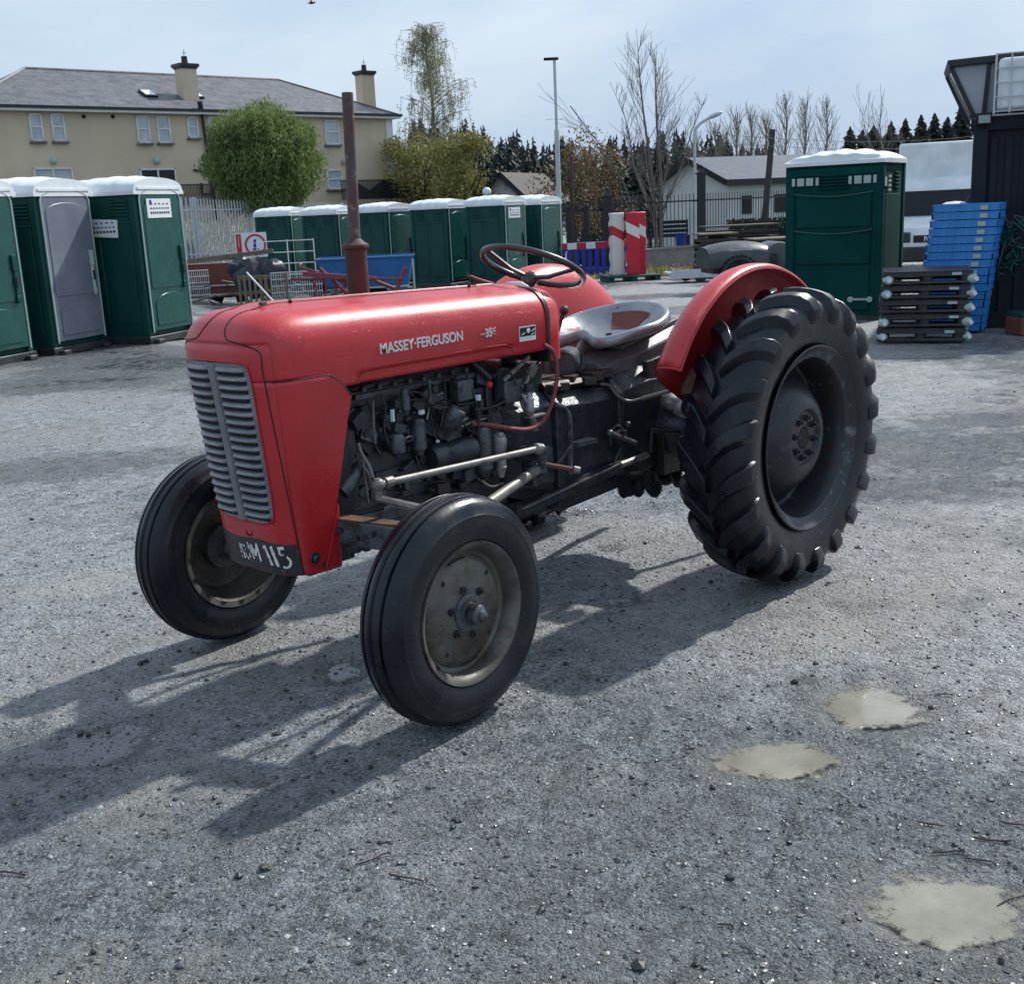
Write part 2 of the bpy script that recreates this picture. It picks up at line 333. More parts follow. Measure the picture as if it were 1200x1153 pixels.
me.update(calc_edges=True); me.validate(); me.shade_smooth()
x,y=co[:,0],co[:,1]; Dc=np.hypot(x-CAM[0],y-CAM[1])
ax_=np.radians(8); xs_r=x*math.cos(0)+y*0; U_=(x-CAM[0])*rH[0]+(y-CAM[1])*rH[1]; V_g=(x-CAM[0])*fH[0]+(y-CAM[1])*fH[1]
wet=.30+1.7*fbm(x,y,.55,5,21)+1.1*fbm(U_*.35+V_g*.1,V_g*1.3,.9,4,77)
for q in CLR: wet=wet+1.0*sm(1.35-ell(x,y,q,.5))
for q in PUD: wet=wet+.25*sm(2.1-ell(x,y,q))
wet=wet+.30*sm((Dc-9)/4)
for q in PUD: k_=sm((2.6-ell(x,y,q))/1.2); wet=wet*(1-k_)+np.clip(wet,.42,.62)*k_
LB=((x-CAM[0])*rH[0]+(y-CAM[1])*rH[1])
wet=wet+.28*sm((-LB-.3)/1.6)*sm((4.5-Dc)/2)
mud=sm((fbm(x,y,.9,5,31)-.08)/.22)*.7
for (px,py,rx,ry) in ((640,730,40,12),(960,742,55,22),(100,685,70,14),(215,915,90,30),(80,1140,70,40),(230,1130,30,20),(140,965,60,30),(1040,520,40,8),(1090,490,40,8)):
    c=gpx(px,py); a=np.linalg.norm(gpx(px+rx,py)-c); b=np.linalg.norm(gpx(px,py-ry)-c); mud=np.maximum(mud,1.0*sm(1.5-ell(x,y,(c[0],c[1],a,b,4),.6)))
for q in PUD: mud=np.maximum(mud,.9*sm((1.75-ell(x,y,q))*1.2))
Dd=(x-CAM[0])*fH[0]+(y-CAM[1])*fH[1]; bb=LB/np.maximum(Dd,1); Dff=43.5+79*np.clip(bb+.27,0,.5); grass=np.maximum(sm((Dc-30)/3)*sm((fbm(x,y,.25,3,3)+.15)*4)*.8,sm((Dd-np.minimum(Dff,46))/1.5))
for nm,arr in (('wet',wet),('mud',mud),('grass',grass)):
    a=me.attributes.new(nm,'FLOAT','POINT'); a.data.foreach_set('value',np.clip(arr,0,1).astype(np.float32))
gm,nt,b=newmat('wet_gravel_ground'); co_=coords(nt)
def attr(nt,n): a=nt.nodes.new('ShaderNodeAttribute'); a.attribute_name=n; return a.outputs['Fac']
vo=N(nt,'ShaderNodeTexVoronoi',Scale=165.); nt.links.new(co_,vo.inputs['Vector'])
vo2=N(nt,'ShaderNodeTexVoronoi',Scale=62.); nt.links.new(co_,vo2.inputs['Vector'])
def chan(v):
    s_=nt.nodes.new('ShaderNodeSeparateColor'); nt.links.new(v.outputs['Color'],s_.inputs[0]); return s_.outputs[0]
g1=ramp(nt,chan(vo),.0,1.,(.022,.027,.032,1),(.52,.55,.57,1))
g2=ramp(nt,chan(vo2),.0,1.,(.045,.053,.060,1),(.45,.47,.48,1))
base=mix(nt,.38,g1,g2)
bl=ramp(nt,chan(vo),.965,.97); base=mix(nt,bl,base,(.62,.62,.60))     # odd white chips
base=mix(nt,ramp(nt,noise(nt,co_,26,6,.7),.60,.68),base,(.022,.024,.027))       # dark bits of coal and grit
vo3=N(nt,'ShaderNodeTexVoronoi',Scale=17.); nt.links.new(co_,vo3.inputs['Vector']); base=mix(nt,.22,base,ramp(nt,chan(vo3),.0,1.,(.06,.068,.076,1),(.40,.425,.445,1))); base=mix(nt,ramp(nt,noise(nt,co_,11,9,.86),.41,.50,(.78,.78,.78,1),(0,0,0,1)),base,(.045,.050,.056)); base=mix(nt,ramp(nt,noise(nt,co_,8,9,.85),.53,.64,(0,0,0,1),(.65,.65,.65,1)),base,(.42,.45,.475))
base=mix(nt,mth(nt,'MULTIPLY',ramp(nt,noise(nt,co_,2.4,6,.65),.45,.75),.5),base,(.19,.21,.208),'MIX')
base=mix(nt,mth(nt,'MULTIPLY',ramp(nt,noise(nt,co_,.6,5,.6),.42,.7),.55),base,(.21,.20,.18))
mudc=mix(nt,ramp(nt,noise(nt,co_,18,6,.7),.3,.75),(.27,.26,.235),(.42,.41,.37))
mm=mth(nt,'MULTIPLY',attr(nt,'mud'),ramp(nt,noise(nt,co_,40,5,.7),.33,.6)); base=mix(nt,mth(nt,'MULTIPLY',mm,.72),base,mudc)
wv=mth(nt,'ADD',attr(nt,'wet'),mth(nt,'MULTIPLY_ADD',noise(nt,co_,7,6,.65),.9,-.45)); wf=ramp(nt,wv,.25,.60)
base=mix(nt,wf,base,mix(nt,1.,base,(.64,.66,.675),'MULTIPLY'))
base=mix(nt,mth(nt,'MULTIPLY',attr(nt,'grass'),.95),base,(.045,.06,.025))
nt.links.new(base,b.inputs['Base Color'])
base=mix(nt,ramp(nt,wv,.95,1.2),base,mix(nt,.6,base,(.03,.035,.04))); nt.links.new(base,b.inputs['Base Color']); rg_=mix(nt,wf,(.50,.50,.50),(.16,.16,.16)); full=ramp(nt,wv,.95,1.2); rg_=mix(nt,full,rg_,(.06,.06,.06)); nt.links.new(rg_,b.inputs['Roughness'])
b.inputs['Specular IOR Level'].default_value=.5
hh=mth(nt,'ADD',mth(nt,'MULTIPLY',vo.outputs['Distance'],-.5),mth(nt,'MULTIPLY',vo2.outputs['Distance'],-.7)); hh=mth(nt,'ADD',hh,mth(nt,'MULTIPLY',noise(nt,co_,60,7,.7),1.1)); hh=mth(nt,'ADD',hh,mth(nt,'MULTIPLY',noise(nt,co_,14,5,.7),2.2))
bmn=N(nt,'ShaderNodeBump',Distance=.012); nt.links.new(hh,bmn.inputs['Height']); nt.links.new(mth(nt,'MULTIPLY_ADD',full,-.80,.95),bmn.inputs['Strength']); nt.links.new(bmn.outputs[0],b.inputs['Normal'])
me.materials.append(gm); go=bpy.data.objects.new('ground',me); COL.objects.link(go); tag(go,kind='structure')
# puddles
def watermat(name,c,r,c2):
    m,nt,b=newmat(name); co=coords(nt); nt.links.new(mix(nt,ramp(nt,noise(nt,co,5,5,.6),.3,.7),c,c2),b.inputs['Base Color']); b.inputs['Roughness'].default_value=r; b.inputs['IOR'].default_value=1.33
    bump(nt,b,noise(nt,co,25,3),.04,.004); return m
WM=watermat('muddy_water',(.185,.178,.145),.03,(.32,.312,.265))
nt=WM.node_tree; b=nt.nodes['Principled BSDF']; dep=attr(nt,'depth'); al=ramp(nt,mth(nt,'ADD',dep,mth(nt,'MULTIPLY_ADD',noise(nt,coords(nt),14,8,.75),1.5,-.75)),.16,.36,(0,0,0,1),(.93,.93,.93,1)); nt.links.new(al,b.inputs['Alpha'])
for q in PUD:
    mb=MB(); ring=[]
    for k in range(64):
        a=2*PI*k/64; r=1.
        for _ in range(6):
            X=q[0]+(rH[0]*math.cos(a)*q[2]+fH[0]*math.sin(a)*q[3])*r; Y=q[1]+(rH[1]*math.cos(a)*q[2]+fH[1]*math.sin(a)*q[3])*r
            r*=1.22/max(.3,float(ell(np.array([X]),np.array([Y]),q)[0]))
        ring.append((X,Y))
    zl_=float(height(np.array([q[0]]),np.array([q[1]]))[0])
    PUD_R=1; hs=height(np.array([p[0] for p in ring]),np.array([p[1] for p in ring])); inn=np.array([[q[0]+(p[0]-q[0])*.8,q[1]+(p[1]-q[1])*.8] for p in ring]); hi=height(inn[:,0],inn[:,1])
    zz_=float(np.percentile(hi,85))+.001
    vs=[(q[0],q[1],zz_)]; dp=[.98]
    for t in (.25,.5,.7,.85,1.,1.18): vs+=[(q[0]+(p[0]-q[0])*t,q[1]+(p[1]-q[1])*t,zz_) for p in ring]; dp+=[.98-t]*64
    fs=[(0,1+k,1+(k+1)%64) for k in range(64)]
    for r in range(5): fs+=[(1+r*64+k,1+(r+1)*64+k,1+(r+1)*64+(k+1)%64,1+r*64+(k+1)%64) for k in range(64)]
    mb.add(vs,fs); o=mb.build('puddle_water',WM,recalc=False,smooth=0); a=o.data.attributes.new('depth','FLOAT','POINT'); a.data.foreach_set('value',dp); tag(o,kind='structure')
# ---- loose stones (uncountable)
def stones(name,n,sizes,fan,dmin,dmax,mt,seed,pw=1.,lift=.25):
    r=np.random.default_rng(seed)
    bm=bmesh.new(); bmesh.ops.create_icosphere(bm,subdivisions=1,radius=1); vb=np.array([v.co[:] for v in bm.verts]); fb_=np.array([[v.index for v in f.verts] for f in bm.faces]); bm.free()
    D=dmin*(dmax/dmin)**(r.random(n)**pw); a=np.radians((r.random(n)*2-1)*fan); X=CAM[0]+D*np.cos(YAW-a); Y=CAM[1]+D*np.sin(YAW-a)
    ok=np.ones(n,bool)
    for q in PUD: ok&=ell(X,Y,q)>1.15
    X=X[ok];Y=Y[ok];n=len(X)
    # clumping
    s=sizes[0]*(sizes[1]/sizes[0])**(r.random(n)**3.2)
    Z=height(X,Y)
    sc=s[:,None]*(r.random((n,3))*np.array([.9,.9,.5])+np.array([.6,.6,.35])); ang=r.random(n)*2*PI
    P=vb[None]*(1+.35*(r.random((n,len(vb),1))-.5))*sc[:,None,:]
    c,s_=np.cos(ang)[:,None],np.sin(ang)[:,None]; tl=(r.random(n)-.5)[:,None]*.8
    x=P[...,0]*c-P[...,1]*s_; y=P[...,0]*s_+P[...,1]*c; z=P[...,2]+x*tl
    V_=np.stack([x+X[:,None],y+Y[:,None],z+(Z+sc[:,2]*lift)[:,None]],-1).reshape(-1,3)
    F_=(fb_[None]+(np.arange(n)*len(vb))[:,None,None]).reshape(-1,3)
    me=bpy.data.meshes.new(name); me.from_pydata(V_.tolist(),[],F_.tolist()); me.materials.append(mt); o=bpy.data.objects.new(name,me); COL.objects.link(o); return tag(o,kind='stuff')
sm_,nt,b=newmat('loose_stone'); g=nt.nodes.new('ShaderNodeNewGeometry'); rr_=nt.nodes.new('ShaderNodeValToRGB'); e=rr_.color_ramp
e.elements[0].color=(.022,.025,.03,1); e.elements[1].color=(.50,.50,.47,1); e.elements[1].position=1.
for p_,c_ in ((.35,(.055,.06,.065,1)),(.62,(.115,.12,.122,1)),(.85,(.17,.165,.15,1)),(.955,(.26,.25,.23,1))): q=e.elements.new(p_); q.color=c_
nt.links.new(g.outputs['Random Per Island'],rr_.inputs['Fac']); nt.links.new(rr_.outputs[0],b.inputs['Base Color']); b.inputs['Roughness'].default_value=.34
tag(stones('gravel',60000,(.0018,.0075),30,1.0,17,sm_,3,.85),'loose grey gravel and stone chips scattered over the wet yard','gravel')
ds,nt,b=newmat('dark_clod'); co_=coords(nt); nt.links.new(mix(nt,noise(nt,co_,30,4),(.008,.009,.011),(.035,.035,.036)),b.inputs['Base Color']); b.inputs['Roughness'].default_value=.5; bump(nt,b,noise(nt,co_,90,5),.6,.004)
tag(stones('dark_stones',950,(.004,.0145),29,1.3,12,ds,5,.8,.35),'dark lumps of coal and wet clods lying on the gravel','stones')
# twigs
mb=MB(); rt=random.Random(3)
for (px,py) in ((1105,818),(1160,985),(1185,1050),(15,1022),(440,1005),(1090,968),(1150,1010),(1110,1000),(1190,968),(850,1085),(475,1030)):
    c=gpx(px,py); L=.02+.035*rt.random(); a=rt.uniform(-.5,.5)+math.atan2(rH[1],rH[0]); z=float(height(c[:1],c[1:2])[0])+.004
    mb.tube(cr([(c[0]+L*t*math.cos(a)+.006*rt.uniform(-1,1),c[1]+L*t*math.sin(a)+.006*rt.uniform(-1,1),z+.004*rt.random()) for t in(-1,-.3,.4,1)],3),.0022,5)
tag(mb.build('twigs',M['brown']),'short dark twigs and bark strips lying among the stones','twigs',kind='stuff')
# ================================================================ TRACTOR
from mathutils.bvhtree import BVHTree
def pl(px,py,Y):     # point of the tractor at half-width Y
    d=cF+cR*(px-600)/FPX+cU*(576.5-py)/FPX; q=CAM+d*((Y-CAM[1])/d[1]); return Vector(q)
T=thing('vintage_tractor',(0,0,0),0,'old red tractor with grey grille and black tyres standing in the middle of the yard','tractor')
XC,NE=.115,3.7
def wz(z): return .246-.022*max(0,1.1-z)/.6
def xfz(z): return .294+(min(z,1.15)-.46)/.69*.080
def fx(y,z,off=0):
    w=wz(z)+off; return XC+(xfz(z)+off-XC)*(max(0,1-(abs(y)/w)**NE))**(1/NE)
def outline(z,ins,xs,ns=40,nc=22,top=0):
    w=wz(z)-ins; xf=xfz(z)-ins*1.05; L=max(xf-XC,.01); P=[]
    for i in range(ns): P.append((xs+(XC-xs)*i/ns,w))
    for i in range(nc+1):
        a=PI/2*i/nc; ca,sa=max(math.cos(a),0),math.sin(a); P.append((XC+L*sa**(2/NE),w*ca**(2/NE)))
    return P+[(x,-y) for x,y in P[::-1][1:]]
def zdrop(x,z): return -.024*min(1,max(0,(.15-x)/1.1))*min(1,max(0,(z-1.1)/.12))
NS,NC=60,22
rows=[(1.045,0),(1.056,0),(1.068,0),(1.076,0),(1.084,0),(1.090,0),(1.10,0),(1.13,0),(1.16,0),(1.18,.001)]
for i in range(1,13):
    a=PI/2*i/12; rows.append((1.188+.108*math.sin(a)**.95,.002+.118*(1-math.cos(a))))
for q in(.15,.18,.21,.2345): rows.append((1.298+.014*(1-((.235-q)/.115)**2),q))
def rings(rows,xsf,ns):
    out=[]
    for z,ins in rows:
        r=[]
        for x,y in outline(z,ins,xsf(z),ns,NC):
            yy=y
            if z<1.10 and xsf(z)<-.5:
                k=sm((1.088-z)/.014)*sm((x+.76)/.05)*sm((.02-x)/.05); yy=y-math.copysign(.013*float(k),y)
            r.append(Vector((x,yy,z+zdrop(x,z))))
        out.append(r)
    return out
RG=rings(rows,lambda z:-.925,NS); nn=len(RG[0])
def is_front(j): return NS+9<=j<nn-1-(NS+9)
bon=MB(); cow=MB()
allv=[p for r in RG for p in r]
fb=[];fc=[]
for i in range(len(RG)-1):
    for j in range(nn-1):
        f=(i*nn+j,i*nn+j+1,(i+1)*nn+j+1,(i+1)*nn+j)
        if rows[i][0]<1.0899 and min(RG[i][j].x,RG[i][j+1].x)>float(np.interp(rows[i][0],[1.04,1.066,1.09],[.10,.14,.16])): continue
        (fc if (is_front(j) and rows[i][0]<1.2) else fb).append(f)
bon.add(allv,fb); cow.add(allv,fc)
# lower cowl + side panels
def xr(z): 
    t=[(.46,.185),(.62,.13),(.94,.055),(1.012,.034),(1.04,.056),(1.066,.082),(1.082,.105),(1.09,.125)]
    return float(np.interp(z,[a for a,b in t],[b for a,b in t]))
zl=[.462+.628*i/40 for i in range(41)]
ns2=14; RL=[]
for z in zl:
    zz=z
    r=[Vector((x,y,z)) for x,y in outline(z,-.0012,xr(z),ns2,NC)]
    for q in r:     # bottom edge rises towards the rear a little; corner fold
        if z<.5 and abs(q.y)>.2 and q.x<.25: pass
    RL.append(r)
nl=len(RL[0]); av=[p for r in RL for p in r]; sp=MB(); spr=MB(); fs1=[];fs2=[];fs3=[]
for i in range(len(RL)-1):
    for j in range(nl-1):
        f=(i*nl+j,i*nl+j+1,(i+1)*nl+j+1,(i+1)*nl+j)
        if ns2+9<=j<nl-1-(ns2+9): fs3.append(f)
        elif j<nl//2: fs1.append(f)
        else: fs2.append(f)
cow.add(av,fs3); sp.add(av,fs1); spr.add(av,fs2)
def shell(mb,name,parent,m,th=.004):
    bm=MB(); used=sorted({i for f in mb.f for i in f}); mp={u:k for k,u in enumerate(used)}
    bm.add([mb.v[u] for u in used],[tuple(mp[i] for i in f) for f in mb.f]); o=bm.build(name,m,parent,smooth=40)
    s=o.modifiers.new('thick','SOLIDIFY'); s.thickness=th; s.offset=-1; return o
BON=shell(bon,'bonnet',T,M['red']); COW=shell(cow,'nose_cowl',T,M['red'])
# make normals point outwards for the shells
SPL=shell(sp,'side_panel',T,M['red']); shell(spr,'side_panel',T,M['red'])
bvm=MB(); bvm.add(allv,fb+fc); bvm.add(av,fs1+fs2+fs3); BV=BVHTree.FromPolygons([Vector(v) for v in bvm.v],bvm.f)
def snap(p,off=0):
    q,n,i,d=BV.find_nearest(Vector(p)); 
    c=Vector((min(q.x,.1),0,min(1.15,q.z)))
    if n.dot(q-c)<0: n=-n
    return q+n*off
def seam(pts,r=.003,par=None,n=4,mt='black',name='panel_gap'):
    P=[snap(p,.0002) for p in cr(pts,n)]; mb=MB(); mb.tube(P,r,6); return mb.build(name,M[mt],par)
ys=.212
xs_=lambda z: fx(ys,z)
for s in(1,-1):
    seam([(fx(.200,z),s*.200,z) for z in(.465,.75,1.05,1.13)]+[(fx(.20,1.15),s*.198,1.18),(.36,s*.165,1.203),(.372,s*.12,1.213),(.374,s*.08,1.222),(.36,s*.058,1.25),(.33,s*.05,1.28),(.27,s*.052,1.305),(.2,s*.06,1.32)]+[(x,s*.063,1.31) for x in(.05,-.3,-.75)],.0022,COW)
    seam([(fx(.200,1.09),s*.200,1.092),(.28,s*.236,1.091),(.2,s*.24,1.091),(.125,s*.24,1.089),(.103,s*.24,1.081),(.08,s*.24,1.065),(.055,s*.24,1.039),(.033,s*.24,1.012)],.0022,SPL)
# bead above the lower edge
seam([(.005,.25,1.036),(-.035,.25,1.075),(-.08,.26,1.0905),(-.2,.26,1.0905),(-.5,.26,1.0905),(-.66,.26,1.0905),(-.72,.25,1.075),(-.745,.25,1.05)],.0022,BON,mt='reddark',name='edge_bead')
seam([(-.63,.25,1.046),(-.635,.25,1.09),(-.635,.25,1.13),(-.64,.25,1.19)],.0014,BON,mt='reddark',name='edge_bead') if 0 else None
# latch knobs on the top flap
mb=MB(); q=snap((.18,.06,1.32)); mb.box(q+V(.02,-.012,.004),(.035,.012,.008),rz=.5); mb.sph(q+V(-.07,.01,.004),.007,8); mb.cyl(snap((-.71,.06,1.3)),snap((-.71,.06,1.3),.016),.006,n=10)
mb.build('flap_catch',M['blackmetal'],BON)
# opening cut for the exhaust, flap hinge line
# ---- grille
def ghw(z): return float(np.interp(z,[.632,.66,.72,1.10,1.147],[.112,.148,.154,.164,.156]))
mb=MB(); ng=18; zz=[.634+.513*i/40 for i in range(41)]
rg=[[Vector((fx((2*k/ng-1)*ghw(z),z,.002),(2*k/ng-1)*ghw(z),z)) for k in range(ng+1)] for z in zz]
mb.loft(rg,False,False); G=mb.build('grille',M['grille'],COW,smooth=60)
mb=MB(); NSL=18; pitch=.495/NSL
for s in(1,-1):
    for i in range(NSL):
        z0=.648+pitch*i
        y0,y1=.021,ghw(z0+.012)-.008
        rr=[]
        for k in range(13):
            t=k/12; y=s*(y0+(y1-y0)*t); e=min(1,min(t,1-t)*7+.08); e=math.sin(e*PI/2)
            x=fx(y,z0,.003); h=.017*e
            rr.append([Vector((x-.002,y,z0+.0225)),Vector((x+h*.55,y,z0+.0205)),Vector((x+h*.95,y,z0+.015)),Vector((x+h,y,z0+.010)),Vector((x+h*.85,y,z0+.0075)),Vector((x-.003,y,z0+.013))])
        mb.loft(rr,True)
mb.build('louvres',M['grille'],COW,smooth=50)
mb=MB()
for s in(1,-1):   # dark slots under each louvre
    for i in range(NSL):
        z0=.648+pitch*i; y0,y1=.026,ghw(z0+.012)-.014; rr=[]
        for k in range(9):
            y=s*(y0+(y1-y0)*k/8); x=fx(y,z0,.003); rr.append([Vector((x,y,z0-.0045)),Vector((x+.003,y,z0-.0045)),Vector((x+.008,y,z0+.011)),Vector((x,y,z0+.011))])
        mb.loft(rr,True)
mb.build('louvre_slots',M['black'],COW)
mb=MB(); rr=[]
for i in range(21):
    z=.635+.512*i/20; x=fx(0,z); rr.append([Vector((x+.001,-.0185,z)),Vector((x+.012,-.014,z)),Vector((x+.017,0,z)),Vector((x+.012,.014,z)),Vector((x+.001,.0185,z))])
mb.loft(rr); mb.build('centre_bar',M['grille'],COW,smooth=25)
mb=MB(); pts=[]
for i in range(13): z=.66+.45*i/12; pts.append((ghw(z)+.003,z))
loop=[(-.10,.631),(0,.628),(.10,.631),(.145,.642)]+pts+[(.16,1.14),(.13,1.15),(0,1.153)]
loop=loop+[(-a,b) for a,b in loop[::-1][1:-3]]
mb.tube([Vector((fx(a,b,.001),a,b)) for a,b in loop]+[Vector((fx(*loop[0],.001),*loop[0]))],.0042,6); mb.build('grille_surround',M['reddark'],COW)
# starting-handle hole, plate, writing
mb=MB(); mb.lathe([(.0,0),(.017,.0),(.018,.003),(.0165,.0035)],(fx(0,.595)-.001,.012,.595),(1,0,.06),20); mb.build('handle_hole',M['black'],COW)
mb=MB(); rr=[]
for i in range(13):
    t=i/12; r=[]
    for k in range(41):
        y=-.216+.418*k/40; zt=.572-.002*(k/40)+.004*math.sin(y*30); z=.4635+(zt-.4635)*t; r.append(Vector((fx(y,z,.0016) if abs(y)<wz(z) else XC,y,z)))
    rr.append(r)
mb.loft(rr,False,False); PLT=mb.build('number_plate',M['blackpaint'],COW,smooth=60)
def stroke(mb,pts,w,off=.0028):
    P=cr([(0,a,b) for a,b in pts],5) if len(pts)>2 else [Vector((0,*pts[0])).lerp(Vector((0,*pts[1])),k/6) for k in range(7)]
    L=[];n=len(P)
    for i,p in enumerate(P):
        t=(P[min(i+1,n-1)]-P[max(i-1,0)]).normalized(); nn_=Vector((0,-t.z,t.y)); ww=w*(.5+.12*math.sin(i*2.3+pts[0][0]*90))
        a=p+nn_*ww;b=p-nn_*ww; L.append([Vector((fx(a.y,a.z,off),a.y,a.z)),Vector((fx(b.y,b.z,off),b.y,b.z))])
    mb.loft(L,False,False)
mb=MB()
# M
stroke(mb,[(.006,.548),(.012,.498)],.009); stroke(mb,[(.008,.546),(.026,.512)],.009); stroke(mb,[(.026,.512),(.040,.556)],.009); stroke(mb,[(.040,.556),(.048,.495)],.010)
# 11
stroke(mb,[(.082,.556),(.104,.491)],.011); stroke(mb,[(.080,.556),(.074,.545)],.006); stroke(mb,[(.112,.556),(.130,.490)],.013); stroke(mb,[(.110,.553),(.119,.551)],.014)
# 5
stroke(mb,[(.140,.553),(.164,.557)],.010); stroke(mb,[(.146,.553),(.145,.533)],.007); stroke(mb,[(.146,.531),(.160,.534)],.005)
stroke(mb,[(.168,.528),(.177,.513),(.172,.496),(.158,.489),(.150,.493)],.007)
rs=random.Random(4)
for i in range(42):
    y=-.060+.055*rs.random(); z=.545-.05*rs.random()-.1*(y+.03)*0; w=.002+.005*rs.random(); stroke(mb,[(y,z),(y+.003*rs.random()+.001,z-.002-.008*rs.random())],w)
stroke(mb,[(-.012,.553),(-.003,.535),(.002,.517)],.005)
mb.build('painted_characters',M['whitepaint'],COW,smooth=0,recalc=False)
mb=MB(); q=V(.235,.2235,.51)
for s in(1,):
    mb.lathe([(0,.012),(.008,.012),(.011,.008),(.012,.002),(.019,.001),(.020,-.004)],(.215,wz(.515)-.001,.515),(0,1,0),18)
    mb.lathe([(0,.003),(.007,.003),(.009,-.001)],(.185,wz(.487)-.001,.487),(0,1,0),10)
mb.build('panel_bolt',M['iron'],SPL)
mb=MB(); mb.sph((.145,wz(.60)-.004,.60),(.020,.006,.010),8); mb.build('panel_dent',M['red'],SPL)
# lettering
tp=lambda x,z:(x-.018,.2474,z)
text('MASSEY·FERGUSON','lettering',M['lettermetal'],BON,.047,tp(-.075,1.128),(-1,0,.006),(0,0,1),.0015,.0008,sx=.93)
mb=MB()
mb.beam(tp(-.548,1.139),tp(-.625,1.146),.002,.004,up=(0,1,0))
for a in(-.012,0,.012): mb.beam(tp(-.61,1.143+a*.6),tp(-.625,1.146+a),.002,.003,up=(0,1,0))
E1=mb.build('arrow_emblem',M['lettermetal'],BON)
text('35','number_emblem',M['lettermetal'],BON,.04,(-.586,.2497,1.129),(-1,0,.01),(0,0,1),.002,.0012,sx=.9)
mb=MB(); mb.box((-.812,.2477,1.118),(.090,.0016,.054)); ST=mb.build('sticker',M['white'],BON)
mb=MB()
mb.box((-.812,.2492,1.125),(.083,.0012,.032))
mb.build('sticker_picture',M['black'],BON)
mb=MB(); mb.sph((-.815,.2502,1.128),(.010,.001,.009),8); mb.beam((-.832,.2502,1.124),(-.850,.2502,1.133),.001,.006,up=(0,1,0)); mb.beam((-.776,.2502,1.115),(-.795,.2502,1.122),.001,.005,up=(0,1,0)); mb.beam((-.83,.2502,1.113),(-.848,.2502,1.117),.001,.004,up=(0,1,0))
mb.build('sticker_figure',M['white'],BON)
# ---- instrument panel behind the bonnet, rubber strip
def xsec(x,grow=0,dz=0,lo=1.0):
    P=[]
    w0=.246+grow
    prof=[(w0,lo)]+[(w0,1.08),(w0,1.16)]+[(w0-.001-.118*(1-math.cos(PI/2*i/8)),1.166+.108*math.sin(PI/2*i/8)**.95+grow) for i in range(9)]+[(.06,1.283+grow),(0,1.287+grow)]
    L=[Vector((x,a,b+dz)) for a,b in prof]; return L+[Vector((v.x,-v.y,v.z)) for v in L[::-1][1:]]
mb=MB(); mb.loft([xsec(-.922,.002),xsec(-.940,.003),xsec(-.945,.0)],True,mi=0); mb.build('rubber_strip',M['cable'],T)
def sc(L,k,cx=1.12): return [Vector((v.x,v.y*k,cx+(v.z-cx)*k)) for v in L]
mb=MB(); mb.loft([sc(xsec(-.944,-.004),1),sc(xsec(-.99,-.004),.995),sc(xsec(-1.01,-.004),.97),sc(xsec(-1.018,-.004),.92)],True); IP=mb.build('instrument_panel',M['red'],T,smooth=50)
mb=MB(); mb.cyl((-1.018,.16,1.14),(-1.045,.16,1.145),.008); mb.sph((-1.052,.16,1.146),.014,8); mb.cyl((-1.016,.0,1.10),(-1.03,0,1.10),.04); mb.build('panel_knob',M['blackmetal'],IP)
mb=MB(); mb.tube(cr([pl(590,340,-.10),pl(578,333,-.12),pl(562,328,-.12),pl(549,323,-.12)],4),.0055); mb.build('throttle_lever',M['hosered'],IP)
# ---- steering
mb=MB(); c=V(-1.138,0,1.338); A=R_(25); nrm=V(-math.sin(A),0,math.cos(A)); e1=V(math.cos(A),0,math.sin(A)); e2=V(0,1,0)
ring=[c+e1*.207*math.cos(2*PI*k/60)+e2*.207*math.sin(2*PI*k/60) for k in range(60)]
rg=[]
for k in range(60):
    p=ring[k]; o=(p-c).normalized(); bmp_=1+.10*(abs(math.sin(k*PI/2.))) 
    rg.append([p+o*.0125*math.cos(2*PI*j/8)+nrm*.0125*math.sin(2*PI*j/8)*(1.15 if j>4 and k%2 else 1) for j in range(8)])
rg.append(rg[0]); mb.loft(rg,False)
hb=c-nrm*.045
for a in(95,215,335):
    d=e1*math.cos(R_(a))+e2*math.sin(R_(a)); mb.tube([hb+d*.02,hb+d*.09+nrm*.005,c+d*.202-nrm*.004],[.017,.013,.012],8,ry=.009)
mb.lathe([(0,.012),(.030,.010),(.036,0),(.034,-.02),(.022,-.035)],hb,nrm,20); SW=mb.build('steering_wheel',M['swheel'],T,smooth=50)
mb=MB(); mb.sph(hb+nrm*.017,(.014,.014,.012),8); mb.build('hub_nut',M['steel'],SW)
mb=MB(); mb.cyl(hb-nrm*.03,hb-nrm*.16,.019,.024); mb.cyl(hb-nrm*.16,hb-nrm*.42,.03,.035); mb.build('steering_column',M['iron'],SW)
mb=MB(); mb.lathe([(.034,.03),(.045,.012),(.048,0)],(-1.06,0,1.262)-nrm*0,nrm,20) if 0 else mb.box((-1.035,0,1.262),(.05,.09,.04),rot=Matrix.Rotation(-A,3,'Y')); mb.build('column_boot',M['white'],SW,bevel=.008)
# ---- exhaust
mb=MB(); b0=pl(420,345,-.28); tp_=pl(407,109,-.28); jt=pl(416,287,-.28)
xd=(tp_-jt); mb.cyl(jt-V(0,0,.01),tp_,.0215,.0205,20); mb.cyl(tp_-xd.normalized()*.001,tp_+xd.normalized()*.0005,.0205,.017,20)
EX=mb.build('exhaust_pipe',M['rustgrey'],T)
mb=MB(); mb.lathe([(.0,.012),(.018,.012),(.017,-.2)],tp_-V(0,0,.0115),xd,16); mb.build('pipe_mouth',M['black'],EX)
mb=MB(); mb.lathe([(.022,.022),(.034,.010),(.050,.0),(.051,-.010),(.043,-.018),(.041,-.03),(.041,-.42),(.03,-.45)],jt,(0,0,1),28); mb.cyl(jt-V(0,0,.44),jt-V(-.05,-.12,.62),.03,.03); mb.build('exhaust_silencer',M['rust'],EX)
